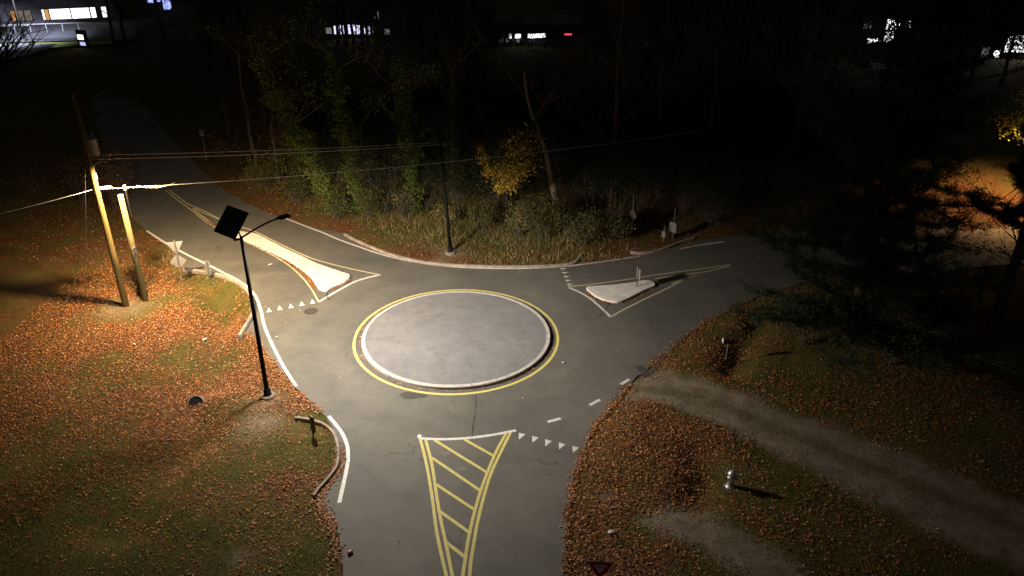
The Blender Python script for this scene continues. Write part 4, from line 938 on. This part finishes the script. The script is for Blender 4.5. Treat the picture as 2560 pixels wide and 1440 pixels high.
# the pine on the right
def pine(px, py, h, rad, label, seed, low=.05, nbr=46):
    random.seed(seed); b_ = G(px, py); t = empty('pine_tree', b_, label=label, cat='tree')
    MB().tube([(0, 0, -.3), (.1, 0, h*.3), (0, .1, h*.7), (0, 0, h)], [.3, .24, .14, .03], 10).build('trunk', M['bark'], t, True)
    br = MB(); cl = []
    for k in range(nbr):
        f = low+(1-low)*(k/nbr)**1.0; a = k*2.4+random.uniform(-.3, .3); L = rad*(1-f)**.7*random.uniform(.45, 1.1)
        p = Vector((0, 0, f*h)); d = Vector((math.cos(a), math.sin(a), random.uniform(-.05, .4))); pts = [p]
        for s in range(6): d = (d+Vector((random.uniform(-.15, .15), random.uniform(-.15, .15), -.06+.03*s))).normalized(); pts.append(pts[-1]+d*L/6)
        br.tube(pts, [.07*(1-f*.6)*(1-.13*s) for s in range(7)], 5, False)
        for s in range(1, 7):
            for j in range(6):
                a2 = random.uniform(-1.2, 1.2); d2 = (Matrix.Rotation(a2, 3, 'Z') @ (pts[s]-pts[s-1]).normalized()+Vector((0, 0, random.uniform(-.1, .3)))).normalized(); l2 = L*random.uniform(.12, .30)
                q = pts[s-1].lerp(pts[s], random.random()); e = q+d2*l2; br.tube([q, (q+e)/2+Vector((0, 0, .03)), e], [.016, .012, .007], 4, False)
                for u_ in (.35, .6, .8, 1.0): cl.append(tuple(q.lerp(e, u_)))
    br.build('branches', M['bark'], t)
    cl = np.array(cl); cl = cl[rng.random(len(cl)) < min(1, 9500/len(cl))]; m_ = 30; cc = np.repeat(cl, m_, 0); n = len(cc); d = rng.normal(size=(n, 3)); d[:, 2] += .1; d /= np.linalg.norm(d, axis=1)[:, None]
    sd = np.cross(d, rng.normal(size=(n, 3))); sd /= np.linalg.norm(sd, axis=1)[:, None]; L = rng.uniform(.14, .27, (n, 1)); cc = cc+rng.normal(0, .09, (n, 3))
    quads_obj('crown', np.stack([cc-sd*.014, cc+sd*.014, cc+d*L], 1).reshape(-1, 3), M['needle'], t, nv=3); print('pine', n)
pine(2120, 850, 23, 6.4, 'big dark pine overhanging the right road', 31, low=.015, nbr=135)
pine(2490, 790, 11, 3.6, 'dark pine behind the dirt drive at the right edge', 37, low=.4, nbr=22)
shrub(2010, 858, 1.8, 1.3, 3000, M['needle'], 'dark evergreen bush at the left foot of the big pine', ls=.13)
shrub(2230, 905, 1.6, 1.5, 3000, M['needle'], 'dark evergreen bush right of the big pine trunk', ls=.13)
shrub(2330, 830, 1.7, 1.8, 3000, M['dark_leaf'], 'dark shrub between the two pines', ls=.12)
random.seed(77)
grow(2560, 830, h=11, trunk_r=.2, nl=700, lsize=.12, lmat=M['brown_leaf'], bmat=M['bark'], label='dark bare trunk at the right edge against the orange glow', rz=1.4, first=.2, nb=14)
grow(2290, 730, h=5, trunk_r=.09, nl=900, lsize=.1, lmat=M['brown_leaf'], bmat=M['bark'], label='tangled bare branches silhouetted against the lit house drive', rz=.4, first=.15, nb=16, blen=.55)
# lit tree and yard lamp at the right edge
YL = Vector((34.6, 49.5, 0)); YL.z = hgt(34.6, 49.5)
yt = grow(2590, 470, h=8, trunk_r=.16, nl=9000, lsize=.15, lmat=M['lime_leaf'], bmat=M['pale_bark'], label='yellow-green leaved tree glowing beside the yard lamp at the right edge', first=.12, cl=.5, nb=14, blen=.3)
yl = empty('yard_lamp', YL, label='warm yard lamp post just past the right edge of the house drive', cat='lamp post')
MB().tube([(0, 0, -.1), (0, 0, 6.1)], .05, 10).build('post', M['black_metal'], yl)
MB().lathe((0, 0, 6.02), [(.10, 0), (.16, .04), (.16, .14), (.06, .22)], 12).build('lantern', emit_mat('lantern_glass', (1, .6, .25), 5), yl)
lamp_light('yard_bulb', (0, 0, 5.95), 12000, (1, .58, .24), .3, radius=.12, parent=yl, cut=(.38, .85))
# pale house drive under it
hd = [Vector(a) for a in W([(2180, 690), (2230, 640), (2300, 600), (2400, 580), (2560, 570), (2760, 560), (2800, 640), (2560, 665), (2400, 680), (2300, 700)])]
mb = MB(); mb.add([(p.x, p.y, hgt(p.x, p.y)+.1) for p in hd], [tuple(range(len(hd)))]); o = mb.build('house_drive', rough_mat('drive_gravel', (.16, .13, .10), (.28, .24, .19), 3, .95)); tag(o, kind='structure')

# ------------------------------------------------------------------ distant lit places
glow_white = emit_mat('lit_window', (1.0, .97, 1.0), 2.6, .8); glow_orange = emit_mat('lit_window_warm', (1.0, .45, .12), .7); glow_tan = emit_mat('lit_window_tan', (.55, .45, .33), .28)
glow_blue = emit_mat('lit_sign_blue', (.35, .42, 1.0), 1.6, .9); glow_red = emit_mat('lit_sign_red', (1.0, .05, .10), 1.2); glow_sign = emit_mat('lit_sign_white', (1, .95, 1), 3.0)
wallm = rough_mat('store_wall', (.20, .19, .22), (.28, .27, .30), 1, .9, 0, 0); roofm = rough_mat('store_roof', (.05, .045, .07), (.08, .07, .1), 1, .9, 0, 0); framem = M['black_metal']
A = P(-120, 74); Bq = P(300, 53); ex = (Bq-A); Lw = ex.length; ex.normalize(); ey = Vector((-ex.y, ex.x, 0))
st = empty('store_building', A, math.atan2(ex.y, ex.x), label='long low store with bright white windows at the top left', cat='building')
MB().box((Lw/2, 6, 1.9), (Lw, 12, 3.8)).build('wall', wallm, st)
MB().box((Lw/2, 5.5, 4.6), (Lw+2, 14, 1.6)).build('roof', roofm, st)
def onwall(px): 
    d = (px-1280)/F*CR-(40-720)/F*CU+FW; d2 = Vector((d.x, d.y)); o2 = Vector((A.x, A.y)); e2 = Vector((ex.x, ex.y))
    det = d2.x*(-e2.y)+e2.x*d2.y; s_ = (o2.x*(-e2.y)+e2.x*o2.y)/det; q = d2*s_; return (q-o2).dot(e2)
def win(px0, px1, z0, z1, mat, par, fr=True):
    a, b = onwall(px0), onwall(px1); f = MB().box(((a+b)/2, -.06, (z0+z1)/2), (b-a+.15, .1, z1-z0+.15)).build('window_frame', framem, par)
    MB().box(((a+b)/2, -.125, (z0+z1)/2), (b-a-.05, .03, z1-z0)).build('pane', mat, f)
for p0, p1, mt_ in ((28, 39, glow_orange), (41, 60, glow_tan), (62, 80, glow_tan), (107, 113, glow_white), (114, 124, glow_orange), (126, 178, glow_white), (180, 226, glow_white), (229, 242, glow_white), (257, 274, glow_white)): win(p0, p1, .75, 2.25, mt_, st)
lotm = rough_mat('lot_asphalt', (.05, .05, .055), (.085, .085, .09), .5, .9, 0, 0); pavem = rough_mat('lot_concrete', (.28, .28, .31), (.42, .42, .46), .6, .9, 0, 0)
def sheet(px, mat, name, dz=.12):
    p = [Vector(a) for a in W(px)]; q = rough_edge(p, .1, 2)
    z = max(hgt(v.x, v.y) for v in q)+dz
    o = MB().add([(v.x, v.y, z) for v in q], [tuple(range(len(q)))]).build(name, mat); tag(o, kind='structure'); return o
sheet([(-250, 78), (340, 60), (340, 104), (150, 108), (-250, 122)], lotm, 'car_park')
sheet([(-250, 132), (30, 124), (150, 122), (130, 132), (90, 146), (0, 168), (-250, 190)], pavem, 'access_road')
strip_m = rough_mat('verge_turf', (.10, .14, .02), (.22, .26, .04), .8, .95, 0, 0)
sheet([(-250, 122), (150, 110), (290, 104), (290, 114), (150, 123), (30, 125), (-250, 133)], strip_m, 'grass_verge', .10)
# rail fence
fe = empty('rail_fence', P(-80, 90), label='white two-rail fence in front of the lit store', cat='fence'); f0 = P(-80, 90)
fpts = [P(x, 90-(x+80)*.03) - f0 for x in range(-80, 300, 40)]
MB().tube([q+Vector((0, 0, 1.35)) for q in fpts], .06, 6).build('rail', M['splice'], fe); MB().tube([q+Vector((0, 0, 1.2)) for q in fpts[:5]], .05, 6).build('rail', M['splice'], fe)
for q in fpts: MB().box(q+Vector((0, 0, .65)), (.1, .1, 1.4)).build('post', M['splice'], fe)
# monument sign
b = P(212, 121); t = empty('monument_sign', b, label='small backlit white sign on a dark pylon in front of the far car park', cat='sign')
MB().box((0, 0, 1.1), (1.5, .35, 2.4), -.35).build('pylon', M['black_metal'], t)
q = Matrix.Rotation(-.35, 3, 'Z') @ Vector((-.1, -.19, 1.45)); MB().box(q, (.95, .04, .6), -.35).build('sign_panel', glow_sign, t)
q = Matrix.Rotation(-.35, 3, 'Z') @ Vector((.05, -.19, .62)); MB().box(q, (.9, .04, .45), -.35).build('sign_panel', emit_mat('lit_panel_dim', (.6, .6, 1), .9), t)
# car park lamp
b = P(62, 104); t = empty('car_park_lamp', b, label='bright white lamp post at the far car park', cat='lamp post')
MB().tube([(0, 0, 0), (0, 0, 9)], [.14, .09], 10).build('post', M['splice'], t); MB().box((-.5, 0, 9), (1.2, .4, .15)).build('lamp_head', M['black_metal'], t)
sl = bpy.data.lights.new('car_park_bulb', 'SPOT'); sl.energy = 16000; sl.color = (.72, .76, 1.0); sl.spot_size = R(132); sl.spot_blend = .5; sl.shadow_soft_size = .3
so = bpy.data.objects.new('car_park_bulb', sl); C.objects.link(so); so.parent = t; so.location = (-1.0, 0, 8.7); so.rotation_euler = (0, R(14), 0)
# other lit buildings deep behind the wood
def far_building(px, py, w_, h_, wins, label, wall=wallm, rz=0.0):
    b = P(px, py); t = empty('distant_building', b, rz, label=label, cat='building')
    MB().box((0, 4, h_/2), (w_, 8, h_)).build('wall', wall, t); MB().box((0, 4, h_+.3), (w_+1, 9, .6)).build('roof', roofm, t)
    for x, z, ww, hh, mt_ in wins:
        f = MB().box((x, -.04, z), (ww+.2, .1, hh+.2)).build('window_frame', framem, t); MB().box((x, -.1, z), (ww, .04, hh)).build('pane', mt_, f)
    return t
gw_dim = emit_mat('lit_window_dim', (.5, .48, .5), .35, .5); gw_blue = emit_mat('lit_window_cool', (.66, .66, 1.0), 1.5)
far_building(895, 97, 13, 4.2, [(-4.0, 1.1, .8, .8, gw_dim), (-2.9, 1.2, .7, 1.1, gw_blue), (-1.9, 1.25, .9, 1.2, gw_blue), (-.75, 1.3, 1.0, 1.25, gw_blue), (.35, 1.25, .8, 1.2, gw_blue), (1.4, 1.2, .8, 1.1, gw_blue), (2.5, 1.1, .7, .9, gw_dim), (2.9, 3.2, .6, 1.0, gw_dim), (4.2, 1.0, .7, .7, gw_dim)], 'low building with cool white windows glimpsed through slim trunks')
far_building(410, 42, 8, 5, [(-1.7, 3.4, .9, 2.4, glow_blue), (-.4, 3.0, .7, 1.3, glow_blue), (.9, 1.9, 1.3, 1.5, glow_blue), (2.3, 3.4, .6, .6, gw_dim)], 'building with a glowing blue window at the top edge left of centre')
sgn = far_building(1340, 122, 13, 2.6, [(-4.6, 1.1, .5, .5, gw_dim), (-3.8, 1.1, .5, .5, gw_dim), (-2.4, 1.1, .4, .6, gw_dim)], 'dark shop with a lit white and red sign in the middle of the wood')
sg = MB().box((0, -.14, 1.85), (9.5, .08, .9)).build('sign_board', M['black_metal'], sgn)
mb = MB()
xx = -3.6
for wl in (.35, .0, .3, .55, 0, 0, .4, .32, .36, .3, .38, .34, .42): 
    if wl: mb.box((xx+wl/2, -.21, 1.72+.025*xx+random.uniform(-.03, .03)), (wl*.8, .06, .52)); xx += wl*.93
    else: xx += .45
mb.build('sign_lettering', glow_sign, sg); MB().box((4.2, -.21, 1.9), (.95, .06, .22)).build('sign_stripe', glow_red, sg)
# lit buildings behind the right-hand trees; glowing panes stand in for floodlit walls
far_building(2205, 150, 9, 6, [(-1.6, 1.6, 1.5, 2, glow_sign), (.2, 2.0, 1.1, 3, glow_sign), (.4, 4.3, 1.6, 1.2, glow_sign), (2.3, 4.4, .8, .9, glow_sign), (-2.7, 4.6, .9, 1.6, gw_dim)], 'brightly lit white house front seen through leaves at the top right', wall=rough_mat('house_wall', (.3, .3, .3), (.4, .4, .4), 1, .9, 0, 0))
far_building(2520, 155, 10, 5, [(-3.2, 1.2, .8, 1.2, gw_dim), (.4, 2.2, 2.6, 2, glow_sign), (3, 2.2, 1.6, 1.6, glow_sign), (-1.8, 1.0, .8, .8, glow_sign)], 'pink-white lit house front at the top right corner')
far_building(2380, 130, 4, 3.4, [(0, 1.6, .7, .9, gw_dim), (-.8, .8, .4, .5, gw_dim)], 'small dim lit shed between the two bright houses')
random.seed(99)
grow(2215, 205, h=11, trunk_r=.2, nl=17000, lsize=.17, lmat=M['dark_leaf'], bmat=M['bark'], label='leafy tree breaking up the lit white house front', first=.12, cl=.55, nb=16)
grow(2500, 215, h=11, trunk_r=.2, nl=19000, lsize=.17, lmat=M['dark_leaf'], bmat=M['bark'], label='leafy tree in front of the pink-white lit house', first=.12, cl=.55, nb=16, rz=2)
grow(2385, 190, h=10, trunk_r=.2, nl=14000, lsize=.17, lmat=M['dark_leaf'], bmat=M['bark'], label='leafy tree between the two lit houses at the top right', first=.12, cl=.5, nb=14, rz=3)
grow(412, 110, h=13, trunk_r=.22, nl=30000, lsize=.2, lmat=M['dark_leaf'], bmat=M['bark'], label='dark tree crossing the glowing blue window', first=.25, nb=14, rz=1)
print('objects', len(bpy.data.objects))
